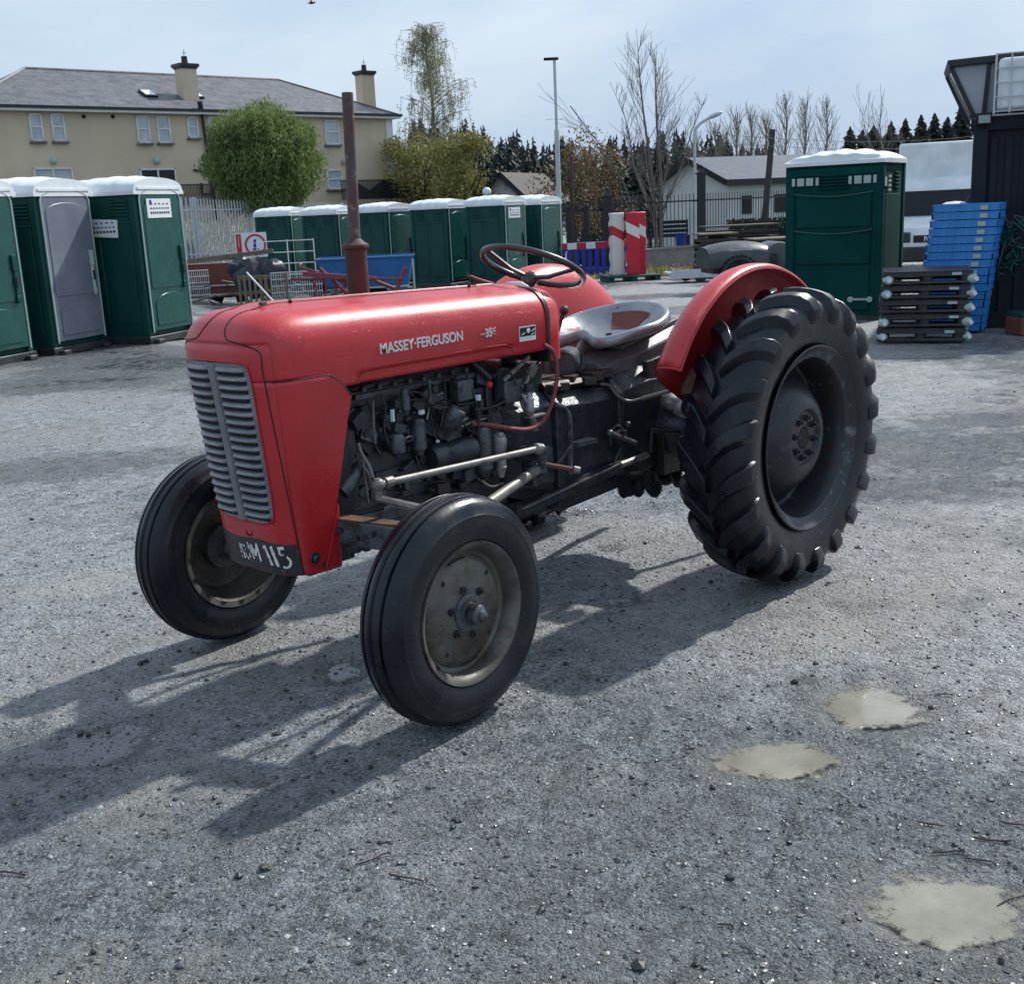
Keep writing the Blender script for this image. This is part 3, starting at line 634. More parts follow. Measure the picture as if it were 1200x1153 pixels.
# ---- engine
EB=MB(); EB.box((-.40,0,.765),(.74,.26,.33)); EB.box((-.40,0,.585),(.80,.22,.10)); EB.box((-.02,0,.80),(.05,.30,.36)); EB.box((-.42,.0,.955),(.70,.22,.08))
for x in(-.1,-.25,-.4,-.55,-.7): EB.box((x,.13,.87),(.03,.03,.16)); EB.cyl((x+.05,.12,.79),(x+.05,.15,.79),.017,n=10)
EB.box((-.40,.135,.70),(.72,.02,.03)); EB.box((-.40,.12,.645),(.78,.03,.02))
rc=random.Random(9)
for i in range(150):
    x=-.04-.82*rc.random(); z=.57+.40*rc.random(); y=.125+.045*rc.random(); k=rc.random(); mi=1 if rc.random()<.25 else (2 if z<.7 and rc.random()<.4 else 0)
    if k<.4: EB.cyl((x,y-.05,z),(x,y+.02*rc.random(),z),.006+.012*rc.random(),n=8,mi=mi)
    elif k<.75: EB.box((x,y-.01,z),(.02+.06*rc.random(),.04,.012+.05*rc.random()),rot=Euler((rc.uniform(-.3,.3),rc.uniform(-.6,.6),0)).to_matrix(),mi=mi)
    else: EB.cyl((x,y,z),(x+rc.uniform(-.08,.08),y-.03,z+rc.uniform(-.08,.08)),.006+.006*rc.random(),n=8,mi=mi)
ENG=EB.build('engine_block',[M['iron'],M['ironlt'],M['brown']],T,bevel=.003)
mb=MB(); mb.loft([[Vector((x,y*k,1.0+z*k2)) for y,z in((-.10,-.02),(-.11,.01),(-.08,.045),(.08,.045),(.11,.01),(.10,-.02))] for x,k,k2 in((-.08,.9,.7),(-.10,1,1),(-.72,1,1),(-.74,.9,.7))])
for i in range(9): mb.cyl((-.12-.07*i,.105,1.0),(-.12-.07*i,.125,1.0),.009,n=8)
mb.box((-.41,.115,.978),(.66,.02,.016)); mb.build('rocker_cover',M['ironlt'],ENG)
mb=MB(); mb.box((.04,0,.83),(.07,.36,.50)); mb.box((.10,0,.80),(.05,.32,.44)); mb.box((.04,0,1.07),(.05,.30,.04)); mb.build('radiator',M['blackmetal'],ENG,bevel=.004)
mb=MB()
for k in range(6): 
    a=k*PI/3; mb.box((-.01,.10*math.cos(a),.82+.10*math.sin(a)),(.012,.07,.18),rot=Matrix.Rotation(a,3,'X')@Matrix.Rotation(.4,3,'Z'))
mb.build('cooling_fan',M['iron'],ENG)
def pot(name,px,py,py2,Y,r,m,cap=None,ns=16):
    a=pl(px,py,Y); b=pl(px,py2,Y); b.x=a.x; h=a.z-b.z; mb=MB()
    mb.lathe([(0,0),(r*.7,-.001),(r*.95,-.01),(r,-.02),(r,-h*.75),(r*1.08,-h*.76),(r*1.08,-h*.8),(r*.85,-h*.85),(r*.5,-h),(0,-h)],a,(0,0,1),ns); return mb.build(name,M[m],ENG)
pot('fuel_filter_bowl',464,508,535,.19,.030,'ironlt'); pot('fuel_filter',489,490,534,.18,.027,'ironlt'); pot('oil_filter',565,498,562,.19,.032,'ironlt')
pot('oil_filler',585,506,560,.205,.020,'alu'); pot('filter_top',474,455,486,.19,.016,'ironlt')
mb=MB(); mb.lathe([(0,.02),(.022,.018),(.030,0),(.028,-.05),(.018,-.06),(0,-.06)],pl(585,515,.21),(.2,.3,1),18); mb.build('breather_cap',M['alu'],ENG)
mb=MB(); mb.lathe([(0,.05),(.028,.048),(.036,.035),(.036,.0),(.027,-.02),(.026,-.07),(0,-.075)],pl(529,492,.20),(-.35,.45,.8),18); mb.build('pump_housing',M['ironlt'],ENG)
mb=MB(); a=pl(505,537,.18); b=pl(562,522,.18); mb.lathe([(0,0),(.035,0),(.045,.02),(.045,.06),(.042,.065),(.042,.14),(.045,.145),(.045,.2),(.03,.22),(0,.22)],a,(b-a),20); mb.build('dynamo',M['iron'],ENG)
for q_,d_ in ((pl(596,458,.17),(.10,.06,.085)),(pl(541,457,.17),(.08,.05,.075))): mb=MB(); mb.box(q_,d_); mb.build('electric_box',M['ironlt'],ENG,bevel=.006)
mb=MB(); mb.sph(pl(573,451,.20),(.016,.014,.014),10); mb.build('red_cap',M['redcap'],ENG)
for q_,d_ in ((pl(460,487,.21),(.010,.01,.040)),(pl(560,466,.2),(.018,.015,.02)),(pl(494,483,.2),(.022,.012,.014)),(pl(513,517,.22),(.008,.008,.008))): mb=MB(); mb.box(q_,d_,rz=.3); mb.build('white_tag',M['white'],ENG)
mb=MB(); mb.beam(pl(590,446,.20),pl(620,418,.20),.010,.014); mb.build('steel_rod',M['steel'],ENG); mb=MB(); mb.tube(cr([pl(612,466,.19),pl(616,478,.20),pl(624,490,.21),pl(627,504,.21)],4),.014); mb.build('steel_rod',M['steel'],ENG); mb=MB()
mb.tube(cr([pl(437,560,.23),pl(432,545,.22),pl(424,532,.2),pl(420,520,.18)],4),.006); mb.build('steel_rod',M['steel'],ENG); mb=MB(); mb.beam(pl(620,440,.2),pl(627,428,.2),.02,.03); mb.tube(cr([pl(624,425,.2),pl(618,445,.2),pl(612,455,.2)],4),.008)
mb.build('steel_rod',M['steel'],ENG)
mb=MB(); a=pl(400,577,.17); mb.tube(cr([a,pl(408,567,.17),pl(418,548,.14),pl(416,530,.10),pl(414,520,.05)],6),.027,12); mb.build('radiator_hose',M['ironlt'],ENG)
mb=MB(); a=pl(621,482,.22); mb.lathe([(0,0),(.017,0),(.017,.05),(.013,.055),(.013,.075)],a,(0,0,1),14); mb.beam(pl(612,462,.22),pl(625,485,.22),.006,.01); mb.box(pl(628,487,.21),(.10,.03,.006)); RS=mb.build('brake_reservoir',M['alu'],ENG)
mb=MB(); mb.lathe([(0,.03),(.018,.03),(.02,.02),(.02,0)],a+V(0,0,.075),(0,0,1),14); mb.build('reservoir_cap',M['blackpl'],ENG)
mb=MB(); mb.tube(cr([pl(637,404,.245),pl(648,412,.26),pl(653,432,.27),pl(651,455,.27),pl(645,478,.265),pl(634,496,.25),pl(618,503,.24),pl(598,502,.23),pl(575,498,.22),pl(553,497,.19)],6),.0085,8); mb.build('red_hose',M['hosered'],ENG)
for pts in ([(474,462),(490,460),(505,475),(512,492)],[(478,470),(495,468),(508,482)],[(560,460),(562,480),(555,505),(540,530)],[(545,435),(552,455),(560,480),(562,505)],[(500,470),(520,478),(540,474),(556,472)],
    [(556,480),(575,478),(592,470)],[(560,488),(578,486),(588,478),(600,488),(612,487)],[(505,485),(508,505),(513,517),(525,535)],[(612,425),(625,428),(637,418),(640,408)],[(446,462),(452,478),(450,500),(455,520)],[(487,535),(492,548),(490,560)],
    [(455,512),(468,518),(480,517),(488,510)],[(430,470),(436,490),(430,510)],[(520,440),(522,470),(516,500)],[(500,440),(503,462),(498,480)],[(580,440),(590,432),(600,440),(606,452)],[(535,470),(545,500),(560,512),(552,540)]):
    cab=MB(); cab.tube(cr([pl(a,b,.185+.03*random.random()) for a,b in pts],5),.0028+.002*random.random(),6); cab.build('cable',M['cable'],ENG)
for pts in ([(437,470),(438,500),(440,520)],[(503,445),(504,470),(500,492)],[(470,520),(478,512),(486,512)],[(520,470),(524,480),(535,495),(548,490)],[(540,500),(556,494),(570,490)],[(425,545),(432,556),(436,572)],[(560,560),(575,570),(590,566)],[(424,530),(428,560),(432,590)]):
    pip=MB(); pip.tube(cr([pl(a,b,.17+.03*random.random()) for a,b in pts],5),.0045,6); pip.build('fuel_pipe',M['steel'],ENG)
# ---- front axle and steering rods
AX=MB(); 
for s in(1,-1):
    AX.beam((.14,s*.06,.585),(.0,s*.50,.565),.065,.085); AX.cyl((0,s*.50,.33),(0,s*.50,.63),.028)
AX.box((.13,0,.57),(.16,.30,.10)); AX.box((.13,0,.52),(.17,.425,.10)); AX.box((.04,0,.50),(.24,.22,.07)); AX.box((.08,.0,.44),(.10,.14,.08)); AX.box((-.15,0,.55),(.3,.24,.05))
AXO=AX.build('front_axle',M['ironlt'],T,bevel=.006)
mb=MB(); mb.beam((.155,.05,.630),(.02,.44,.611),.055,.006); mb.box((.12,0,.625),(.15,.28,.012)); mb.build('rusty_top_plate',M['orust'],AXO)
mb=MB()
for i in range(6):
    a=V(.14,.06,.585).lerp(V(0,.5,.565),.12+.13*i)+V(.031,.012,.01*(-1)**i); mb.cyl(a,a+V(.014,.004,0),.010,n=8)
for i in range(7): mb.sph((.12-.03*i,.13+.02*random.random(),.50-.03*random.random()),(.025,.02,.02),6)
mb.build('axle_bolts',M['iron'],AXO)
mb=MB(); mb.tube(cr([pl(452,597,.30),pl(462,593,.33),pl(475,596,.36),pl(488,600,.38)],4),.008); mb.build('grease_pipe',M['steel'],AXO)
j0=pl(443,568,.34); j1=pl(630,526,.30); k0=V(-.02,.50,.66)
for s in(1,-1):
    SR=MB(); f=lambda v:V(v.x,v.y*s,v.z)
    SR.cyl(f(j0),f(j1),.0125,n=12); SR.sph(f(j0),.022,10); SR.sph(f(j1)+V(0,0,0),.022,10); SR.cyl(f(j0)+V(-.03,0,0),f(j0)+V(-.06,0,.0),.017,n=10)
    SR.cyl(f(j0)-V(0,0,.05),f(j0)+V(0,0,.02),.012,n=10)
    SR.tube([f(j0)-V(0,0,.045),f(k0)],[.012,.016],8)
    SR.build('drag_link',M['steel'],T)
for s in(1,-1):
    mb=MB(); a=pl(632,548,.25); b=V(-.06,.46,.53); mb.cyl((a.x,s*a.y,a.z),(b.x,s*b.y,b.z),.019,.022,n=14); mb.build('radius_rod',M['steel'],T)
mb=MB(); a=pl(633,530,.27); mb.sph(a,(.03,.03,.035),10); mb.tube(cr([a,a-V(.01,0,.05),pl(634,552,.24)],3),.018); mb.cyl(a-V(0,.12,.02),a,.03); mb.sph(pl(633,550,.25),.028,10)
mb.box(pl(626,545,.18),(.12,.10,.14)); mb.build('steering_box',M['ironlt'],T,bevel=.005)
mb=MB(); mb.cyl(pl(640,545,.27),pl(676,551,.36),.0105,n=12); FR_=mb.build('footrest',M['woodred'],T)
mb=MB(); mb.cyl(pl(672,550,.355),pl(679,551.5,.37),.015,n=12); mb.build('footrest_end',M['steel'],FR_)
# ---- bell housing and gearbox
GB=MB()
def oct_(x,w,z0,z1,c=.05): return [Vector((x,a,b)) for a,b in((-w,z0+c),(-w,z1-c),(-w+c,z1),(w-c,z1),(w,z1-c),(w,z0+c),(w-c,z0),(-w+c,z0))]
GB.loft([oct_(-.78,.13,.50,.90),oct_(-.83,.175,.47,.86),oct_(-.98,.19,.43,.87),oct_(-1.0,.19,.43,.87)])
GB.loft([oct_(-1.0,.215,.40,.90,.09),oct_(-1.035,.215,.40,.90,.09)])
GB.loft([oct_(-1.035,.185,.43,.86,.06),oct_(-1.42,.175,.43,.83,.05)]); GB.loft([oct_(-1.42,.20,.41,.86,.06),oct_(-1.45,.20,.41,.86,.06)])
GB.loft([oct_(-1.45,.19,.40,.86,.06),oct_(-1.62,.21,.38,.90,.07),oct_(-2.02,.20,.40,.90,.08)]); GB.box((-.45,0,.50),(.75,.2,.10)); GB.box((-.885,0,.90),(.27,.26,.16)); GB.box((-.95,0,.40),(.3,.16,.08))
for i in range(7): GB.cyl((-1.0+.0,.17,.47+.06*i),(-1.05,.17,.47+.06*i),.012,n=8)
GBX=GB.build('gearbox',M['iron'],T,bevel=.008)
mb=MB(); mb.loft([oct_(-1.0,.165,.86,.90,.02),oct_(-1.30,.15,.85,.885,.02)]); mb.box((-1.15,0,.885),(.2,.18,.05)); mb.cyl((-1.18,0,.9),(-1.20,0,1.0),.035,.02); mb.cyl((-1.20,.02,.98),(-1.26,.05,1.15),.009); mb.sph((-1.262,.05,1.155),.02,8)
for i in range(24): mb.box((-1.02-.4*rc.random(),.17-.14*rc.random(),.87+.02*rc.random()),(.05*rc.random()+.02,.05,.03),rz=rc.random())
mb.build('gearbox_cover',M['brown'],GBX,bevel=.005)
mb=MB(); q=cr([pl(650,474,.235),pl(660,478,.235),pl(667,490,.235),pl(668,520,.235),pl(668,555,.235)],5); mb.tube(q,.011,8); mb.build('flange_rim',M['ironlt'],GBX)
mb=MB(); mb.tube(cr([pl(652,545,.25),pl(660,535,.27),pl(667,525,.29),pl(672,521,.30)],4),.007); mb.box(pl(684,519,.31),(.115,.05,.010)); 
for i in range(8): mb.box(pl(684,519,.31)+V(-.05+.014*i,0,.007),(.005,.05,.008))
mb.build('foot_pedal',M['ironlt'],GBX)
mb=MB(); cc=pl(723,513,.215); mb.tube([cc+V(.045*math.cos(a),0,.052*math.sin(a)) for a in [R_(x) for x in range(-30,215,12)]]+[cc+V(-.045,0,-.05)+V(.09,0,-.08)],.005,6)
mb.cyl(cc+V(.08,.03,.035),cc+V(-.09,.03,-.035),.010,n=8); mb.sph(cc+V(.085,.03,.037),.015,8); mb.sph(cc+V(-.05,.02,.05),.013,8); mb.box(cc+V(-.02,0,0),(.06,.03,.05)); mb.build('brake_linkage',M['ironlt'],GBX)
mb=MB(); mb.beam(pl(610,598,.20),pl(727,545,.20),.035,.045); mb.beam(pl(650,590,.15),pl(800,530,.15),.05,.06); mb.box((-1.2,.02,.40),(.5,.2,.05)); mb.build('brake_rod_rail',M['iron'],GBX)
mb=MB(); mb.beam(pl(612,596,.224),pl(728,543,.224),.010,.006); mb.cyl(pl(727,545,.22),pl(758,533,.22),.015,n=10); mb.build('rail_edge',M['steel'],GBX)
mb=MB(); mb.tube(cr([pl(703,450,.16),pl(714,452,.18),pl(724,464,.2),pl(737,470,.22),pl(752,467,.25)],5),.006,8); mb.cyl(pl(752,467,.25),pl(793,456,.36),.009,n=10); mb.build('hydraulic_pipe',M['steel'],GBX)
mb=MB(); mb.tube([pl(762,530,.24),pl(764,504,.24),pl(796,506,.30)],.011,8); mb.box(pl(783,530,.22),(.12,.04,.18)); mb.build('lift_bracket',M['iron'],GBX,bevel=.004)
RA=MB(); RA.cyl((-1.83,-.3,.606),(-1.83,.3,.606),.09)
for s in(1,-1):
    RA.lathe([(.16,.18),(.17,.20),(.17,.22),(.145,.24),(.11,.32),(.09,.42),(.085,.50),(.13,.51),(.14,.53),(.14,.56),(.05,.57),(.05,.70)],(-1.83,0,.606),(0,s,0),28)
    for k in range(10): a=2*PI*k/10; RA.cyl((-1.83+.155*math.cos(a),s*.19,.606+.155*math.sin(a)),(-1.83+.155*math.cos(a),s*.235,.606+.155*math.sin(a)),.012,n=8)
RAO=RA.build('rear_axle',M['iron'],T,bevel=.0)
mb=MB(); mb.sph(pl(803,476,.36),(.07,.05,.05),12); mb.sph(pl(788,470,.30),(.06,.05,.04),10); mb.sph(pl(797,462,.27),(.05,.04,.02),10); mb.build('axle_casting',M['alu'],RAO)
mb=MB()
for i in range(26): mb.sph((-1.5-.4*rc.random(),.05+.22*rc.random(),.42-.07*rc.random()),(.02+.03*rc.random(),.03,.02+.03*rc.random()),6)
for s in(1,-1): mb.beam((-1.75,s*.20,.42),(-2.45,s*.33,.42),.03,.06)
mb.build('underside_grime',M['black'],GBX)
# hydraulic top cover behind the seat bracket
mb=MB(); a=V(-1.50,0,.89)
mb.loft([[Vector((x,y,z)) for y,z in((-w,z0),(-w,z1-.03),(-w+.04,z1),(w-.04,z1),(w,z1-.03),(w,z0))] for x,w,z0,z1 in((-1.44,.10,.84,.92),(-1.50,.13,.84,.955),(-1.60,.15,.84,.965),(-1.95,.17,.84,1.035),(-2.06,.16,.86,1.00))])
HC=mb.build('hydraulic_cover',M['painted'],T,bevel=.006)
mb=MB(); mb.beam((-1.55,.02,.975),(-1.97,.02,1.05),.21,.02); mb.box((-1.66,.02,1.0),(.10,.12,.02),rot=Matrix.Rotation(.17,3,'Y')); mb.build('cover_plate',M['painted'],HC,bevel=.004)
mb=MB()
for dx,dy in((-1.60,.09),(-1.62,.0),(-1.9,.09),(-1.88,-.04)): mb.cyl((dx,dy,.98+.16*(-1.55-dx)),(dx,dy,1.012+.16*(-1.55-dx)),.014,n=6)
mb.cyl((-1.80,.05,1.02),(-1.80,-.03,1.05),.010,n=6); mb.build('cover_bolt',M['blackmetal'],HC)
mb=MB(); mb.beam((-1.62,.19,.86),(-1.95,.19,.90),.03,.10); mb.cyl((-1.92,.12,.93),(-1.92,.24,.93),.035); mb.build('lift_arm',M['iron'],HC,bevel=.004)
# seat
def seat():
    mb=MB(); cx,cy=-1.615,0.0; rings=[]; n=56
    def pt(a,t):
        ca,sa=math.cos(a),math.sin(a)     # a=0 front (+x)
        r0=1-.15*max(0,math.cos(a))**6*1
        X=.245*ca*r0; Y=.235*sa*(1-.06*ca)
        notch=.05*math.exp(-((a if a<PI else a-2*PI)/.30)**2)
        X-=notch
        rim=.045+.095*max(0,-ca)**1.3+.035*abs(sa)**3-.02*max(0,ca)
        z=rim*t**2.6
        z+= .022*math.exp(-(((a if a<PI else a-2*PI))/.28)**2)*t**2*1.4
        return Vector((cx+X*t,cy+Y*t,0.998+z-.03*ca*t*0))
    ts=[.02,.2,.4,.55,.7,.8,.88,.94,.98,1.0]
    for t in ts: rings.append([pt(2*PI*k/n,t) for k in range(n)])
    # rolled lip
    lip=[]
    for (dr,dz) in((.010,.003),(.020,-.003),(.025,-.015),(.025,-.030),(.020,-.042),(.010,-.046)):
        lip.append([pt(2*PI*k/n,1)+Vector((math.cos(2*PI*k/n)*dr,math.sin(2*PI*k/n)*dr,dz)) for k in range(n)])
    mb.loft(rings+lip,False); 
    return mb
SEATM=seat()
o=SEATM.build('pan_seat',M['seat'],T,smooth=60); s=o.modifiers.new('t','SOLIDIFY'); s.thickness=.004; s.offset=-1; PS=o
mb=MB(); n_=56; rr=[]
for ri in (3,4,5,6): rr.append([Vector(SEATM.v[ri*n_+k])+V(.0015,0,.0015) for k in range(25,34)])
mb.loft(rr,False,False); mb.build('rusty_patch',M['woodred'],PS,recalc=False)
mb=MB()
for x,y in((-1.62,.10),(-1.62,-.02),(-1.75,.03),(-1.78,-.05)): mb.lathe([(0,.003),(.011,.003),(.012,0)],(x,y,1.0005+.11*max(0,((abs(x+1.615)/.245)**2+(y/.235)**2))**1.3*.6),(0,0,1),10)
mb.build('seat_hole',M['black'],PS)
mb=MB(); mb.tube([V(-1.50,0,1.0),V(-1.44,0,.99),V(-1.36,0,.93),V(-1.40,0,.885),V(-1.55,0,.93)],[.012]*5,8,ry=.03); mb.build('seat_spring',M['alu'],PS)
mb=MB(); mb.cyl((-1.50,.03,1.0),(-1.56,.03,.95),.012); mb.build('seat_stay',M['rust'],PS)
mb=MB(); mb.lathe([(0,.07),(.05,.07),(.058,.06),(.058,-.06),(.05,-.07),(0,-.07)],pl(664,424,.03),(.6,.35,0),26); mb.build('battery_drum',M['ironlt'],T)
mb=MB(); mb.lathe([(0,.004),(.045,.003),(.05,-.004)],pl(664,424,.03)+V(-.062,-.04,0),(-.6,-.35,0),20); mb.build('tail_lamp',M['redcap'],T)
# ---- rear fenders
def fender(s):
    mb=MB(); rg=[]
    prof=[(.425,.30),(.428,.40),(.434,.49),(.446,.565),(.466,.625),(.492,.667),(.522,.692),(.556,.702),(.590,.702),(.612,.694),(.616,.684)]
    n=48
    for i in range(n+1):
        ph=R_(30+150*i/n); e=i/n
        r=[]
        for k,(y,rad) in enumerate(prof):
            shrink=1.0
            if e<.06: pass
            t=k/(len(prof)-1)
            # front edge leans: lower on the inner panel
            phk=ph
            r.append(Vector((-1.85+rad*math.cos(phk),s*y,.60+rad*math.sin(phk))))
        rg.append(r)
    mb.loft(rg,False,False); o=mb.build('rear_fender',M['red'],T,smooth=60); so=o.modifiers.new('t','SOLIDIFY'); so.thickness=.004; so.offset=0
    mb=MB(); mb.tube([r[-1] for r in rg],.006,6); mb.tube([v for v in rg[0]],.005,6); mb.build('fender_lip',M['reddark'],o); return o
fender(1); fender(-1)
# ---- wheels
def front_wheel():
    mb=MB()
    mb.lathe([(.205,-.072),(.226,-.078),(.228,-.070),(.216,-.066),(.207,-.055),(.203,-.03),(.188,-.022),(.186,.012),(.203,.020),(.207,.055),(.216,.066),(.228,.070),(.226,.078),(.217,.076),(.205,.064),(.196,.05),(.192,.028),(.180,.022),(.165,.034),(.150,.040),(.10,.042),(.085,.050),(.06,.052),(.055,.048)],n=64)
    mb.lathe([(.205,-.072),(.196,-.05),(.186,-.02),(.17,-.0),(.16,.022),(.10,.03),(.05,.03)],n=48)
    w=mb.build('front_wheel',M['rimgrey'],T,smooth=40)
    mb=MB(); P=[(.219,.060),(.232,.074),(.262,.084),(.292,.0855),(.306,.083),(.3085,.0835),(.311,.081),(.330,.074),(.343,.066),(.3465,.0615),(.3555,.052),(.3585,.042),(.3575,.0405),(.3495,.0375),(.3495,.0335),(.3600,.0300),(.3625,.024),(.3635,.0125),(.362,.011),(.356,.008),(.356,-.008)]
    P=[(r,y) for r,y in P]; P=P[:-1]+[(r,-y) for r,y in P[::-1]]; mb.lathe(P,n=110); mb.build('tyre',M['rubber'],w,smooth=28)
    mb=MB(); mb.lathe([(.060,.030),(.060,.056),(.052,.060),(.040,.062),(.034,.068),(.032,.100),(.027,.106),(.018,.109),(.015,.120),(.008,.124),(0,.124)],n=28); 
    mb.lathe([(0,-.08),(.045,-.08),(.05,-.07),(.05,-.02),(.085,-.01),(.085,.03)],n=24); HB=mb.build('hub',M['ironlt'],w)
    for k in range(6):
        mb=MB(); a=2*PI*k/6+.3; c=V(.078*math.cos(a),.046,.078*math.sin(a)); mb.cyl(c,c+V(0,.014,0),.013,n=6); mb.cyl(c,c+V(0,.024,0),.006,n=8); mb.build('wheel_nut',M['iron'],w)
    mb=MB()
    for k in range(6):
        a=2*PI*(k+.5)/6+.3; mb.lathe([(0,.0015),(.009,.001),(.010,-.001)],(.085*math.cos(a),.0425,.085*math.sin(a)),(0,1,0),10)
    for a in(.9,2.4,3.9,5.4): mb.lathe([(0,.002),(.008,.001),(.009,-.001)],(.145*math.cos(a),.0405,.145*math.sin(a)),(0,1,0),10)
    mb.tube([V(.172*math.cos(a),.0325,.172*math.sin(a)) for a in [R_(x) for x in range(72,100,4)]],.004,5); mb.tube([V(.172*math.cos(a),.0325,.172*math.sin(a)) for a in [R_(x) for x in range(252,280,4)]],.004,5)
    mb.build('disc_hole',M['black'],w); 
    mb=MB(); mb.cyl((.155,.03,-.115),(.165,.075,-.125),.006,n=8); mb.build('valve',M['blackpl'],w)
    return w
fw=front_wheel(); fw.location=(0,.626,.363); fw.rotation_euler=(0,0,.048); fw['label']='front wheel nearest the camera'
fw2=copy_tree(fw,T); fw2.location=(0,-.626,.363); fw2.rotation_euler=(0,0,PI+.048); fw2['label']='front wheel on the far side'
for s in(1,-1): mb=MB(); mb.cyl((0,s*.50,.365),(0,s*.6,.363),.03); mb.build('stub_axle',M['iron'],T)
def rear_wheel(s):
    mb=MB(); f=lambda P:[(r,y*s) for r,y in P]
    mb.lathe(f([(.352,-.12),(.372,-.135),(.377,-.128),(.362,-.118),(.345,-.105),(.335,-.08),(.318,-.05),(.318,.05),(.330,.085),(.345,.105),(.362,.118),(.374,.126),(.378,.136),(.372,.140),(.360,.130),(.350,.118),(.340,.112),(.328,.108),(.322,.095),(.310,.060),(.308,-.03),(.295,-.035),(.27,-.022),(.245,.005),(.215,.045),(.185,.076),(.158,.094),(.134,.102),(.120,.102),(.112,.094),(.108,.088),(.045,.088),(.042,.078)]),n=90)
    w=mb.build('rear_wheel',M['rimdark'],T,smooth=40)
    for k in range(8):
        mb=MB(); a=2*PI*k/8+.2; c=V(.082*math.cos(a),.088*s,.082*math.sin(a)); mb.cyl(c,c+V(0,.016*s,0),.0135,n=6); mb.cyl(c,c+V(0,.028*s,0),.007,n=8); mb.build('wheel_nut',M['iron'],w)
    mb=MB(); mb.lathe(f([(0,.089),(.04,.089),(.043,.084)]),n=20); mb.build('centre_bore',M['black'],w)
    CP=[(0,.571),(.04,.570),(.08,.565),(.110,.555),(.130,.540),(.142,.518),(.146,.490),(.144,.460),(.138,.425),(.128,.395),(.118,.372)]
    mb=MB(); P=[(r,y) for y,r in CP]; P=P[::-1]+[(r,-y) for r,y in P[1:]]; mb.lathe(P,n=110)
    # lugs
    path=[(.000,.571,0.0),(.020,.571,.050),(.045,.570,.105),(.075,.566,.155),(.105,.558,.195),(.128,.543,.222),(.142,.520,.240),(.147,.492,.252),(.1465,.468,.258)]
    hh=[.032,.034,.034,.033,.032,.028,.021,.012,.003]; ww=[.026,.031,.036,.041,.048,.053,.055,.052,.040]
    NL=20
    for sd in(1,-1):
        for i in range(NL):
            ph0=2*PI*(i+(.5 if sd<0 else 0))/NL; rg=[]
            for k,(y,r,dp) in enumerate(path):
                a=path[max(k-1,0)];b=path[min(k+1,len(path)-1)]
                # profile normal in (y,r)
                ty,tr=b[0]-a[0],b[1]-a[1]; L=math.hypot(ty,tr); ny,nr=-tr/L,ty/L
                # tangent along the lug incl. circumferential
                tc=(b[2]-a[2])*r; Lc=math.hypot(L,tc); cw=ww[k]*Lc/max(L,.3*Lc)*.62
                ring=[]
                for (cw_,h_) in((-1.65,-.004),(-.78,1),(.82,1),(1.08,-.004)):
                    hgt=hh[k]*h_ if h_==1 else h_
                    ph=ph0+dp+cw_*cw/r
                    yy=(y+ny*hgt)*sd; rr=r+nr*hgt
                    ring.append(Vector((rr*math.cos(ph),yy*s,rr*math.sin(ph))))
                rg.append(ring)
            mb.loft(rg,True)
    ty=mb.build('tyre',M['rubber'],w,smooth=30); bv=ty.modifiers.new('b','BEVEL'); bv.width=.005; bv.segments=2; bv.limit_method='ANGLE'; bv.angle_limit=R_(40)
    return w
rw=rear_wheel(1); rw.location=(-1.83,.735,.606); rw['label']='big rear wheel nearest the camera'
rw2=rear_wheel(-1); rw2.location=(-1.83,-.735,.606); rw2['label']='big rear wheel on the far side'
# ================================================================ BACKGROUND
def place(px,D,al=0,corner=None):
    p=gp(px,D); rz=FACE+al
    if corner is not None:   # p is where the local corner stands
        c=Matrix.Rotation(rz,3,'Z')@Vector((corner[0],corner[1],0)); p=p-c; p.z=float(terr(p.x,p.y))
    return p,rz
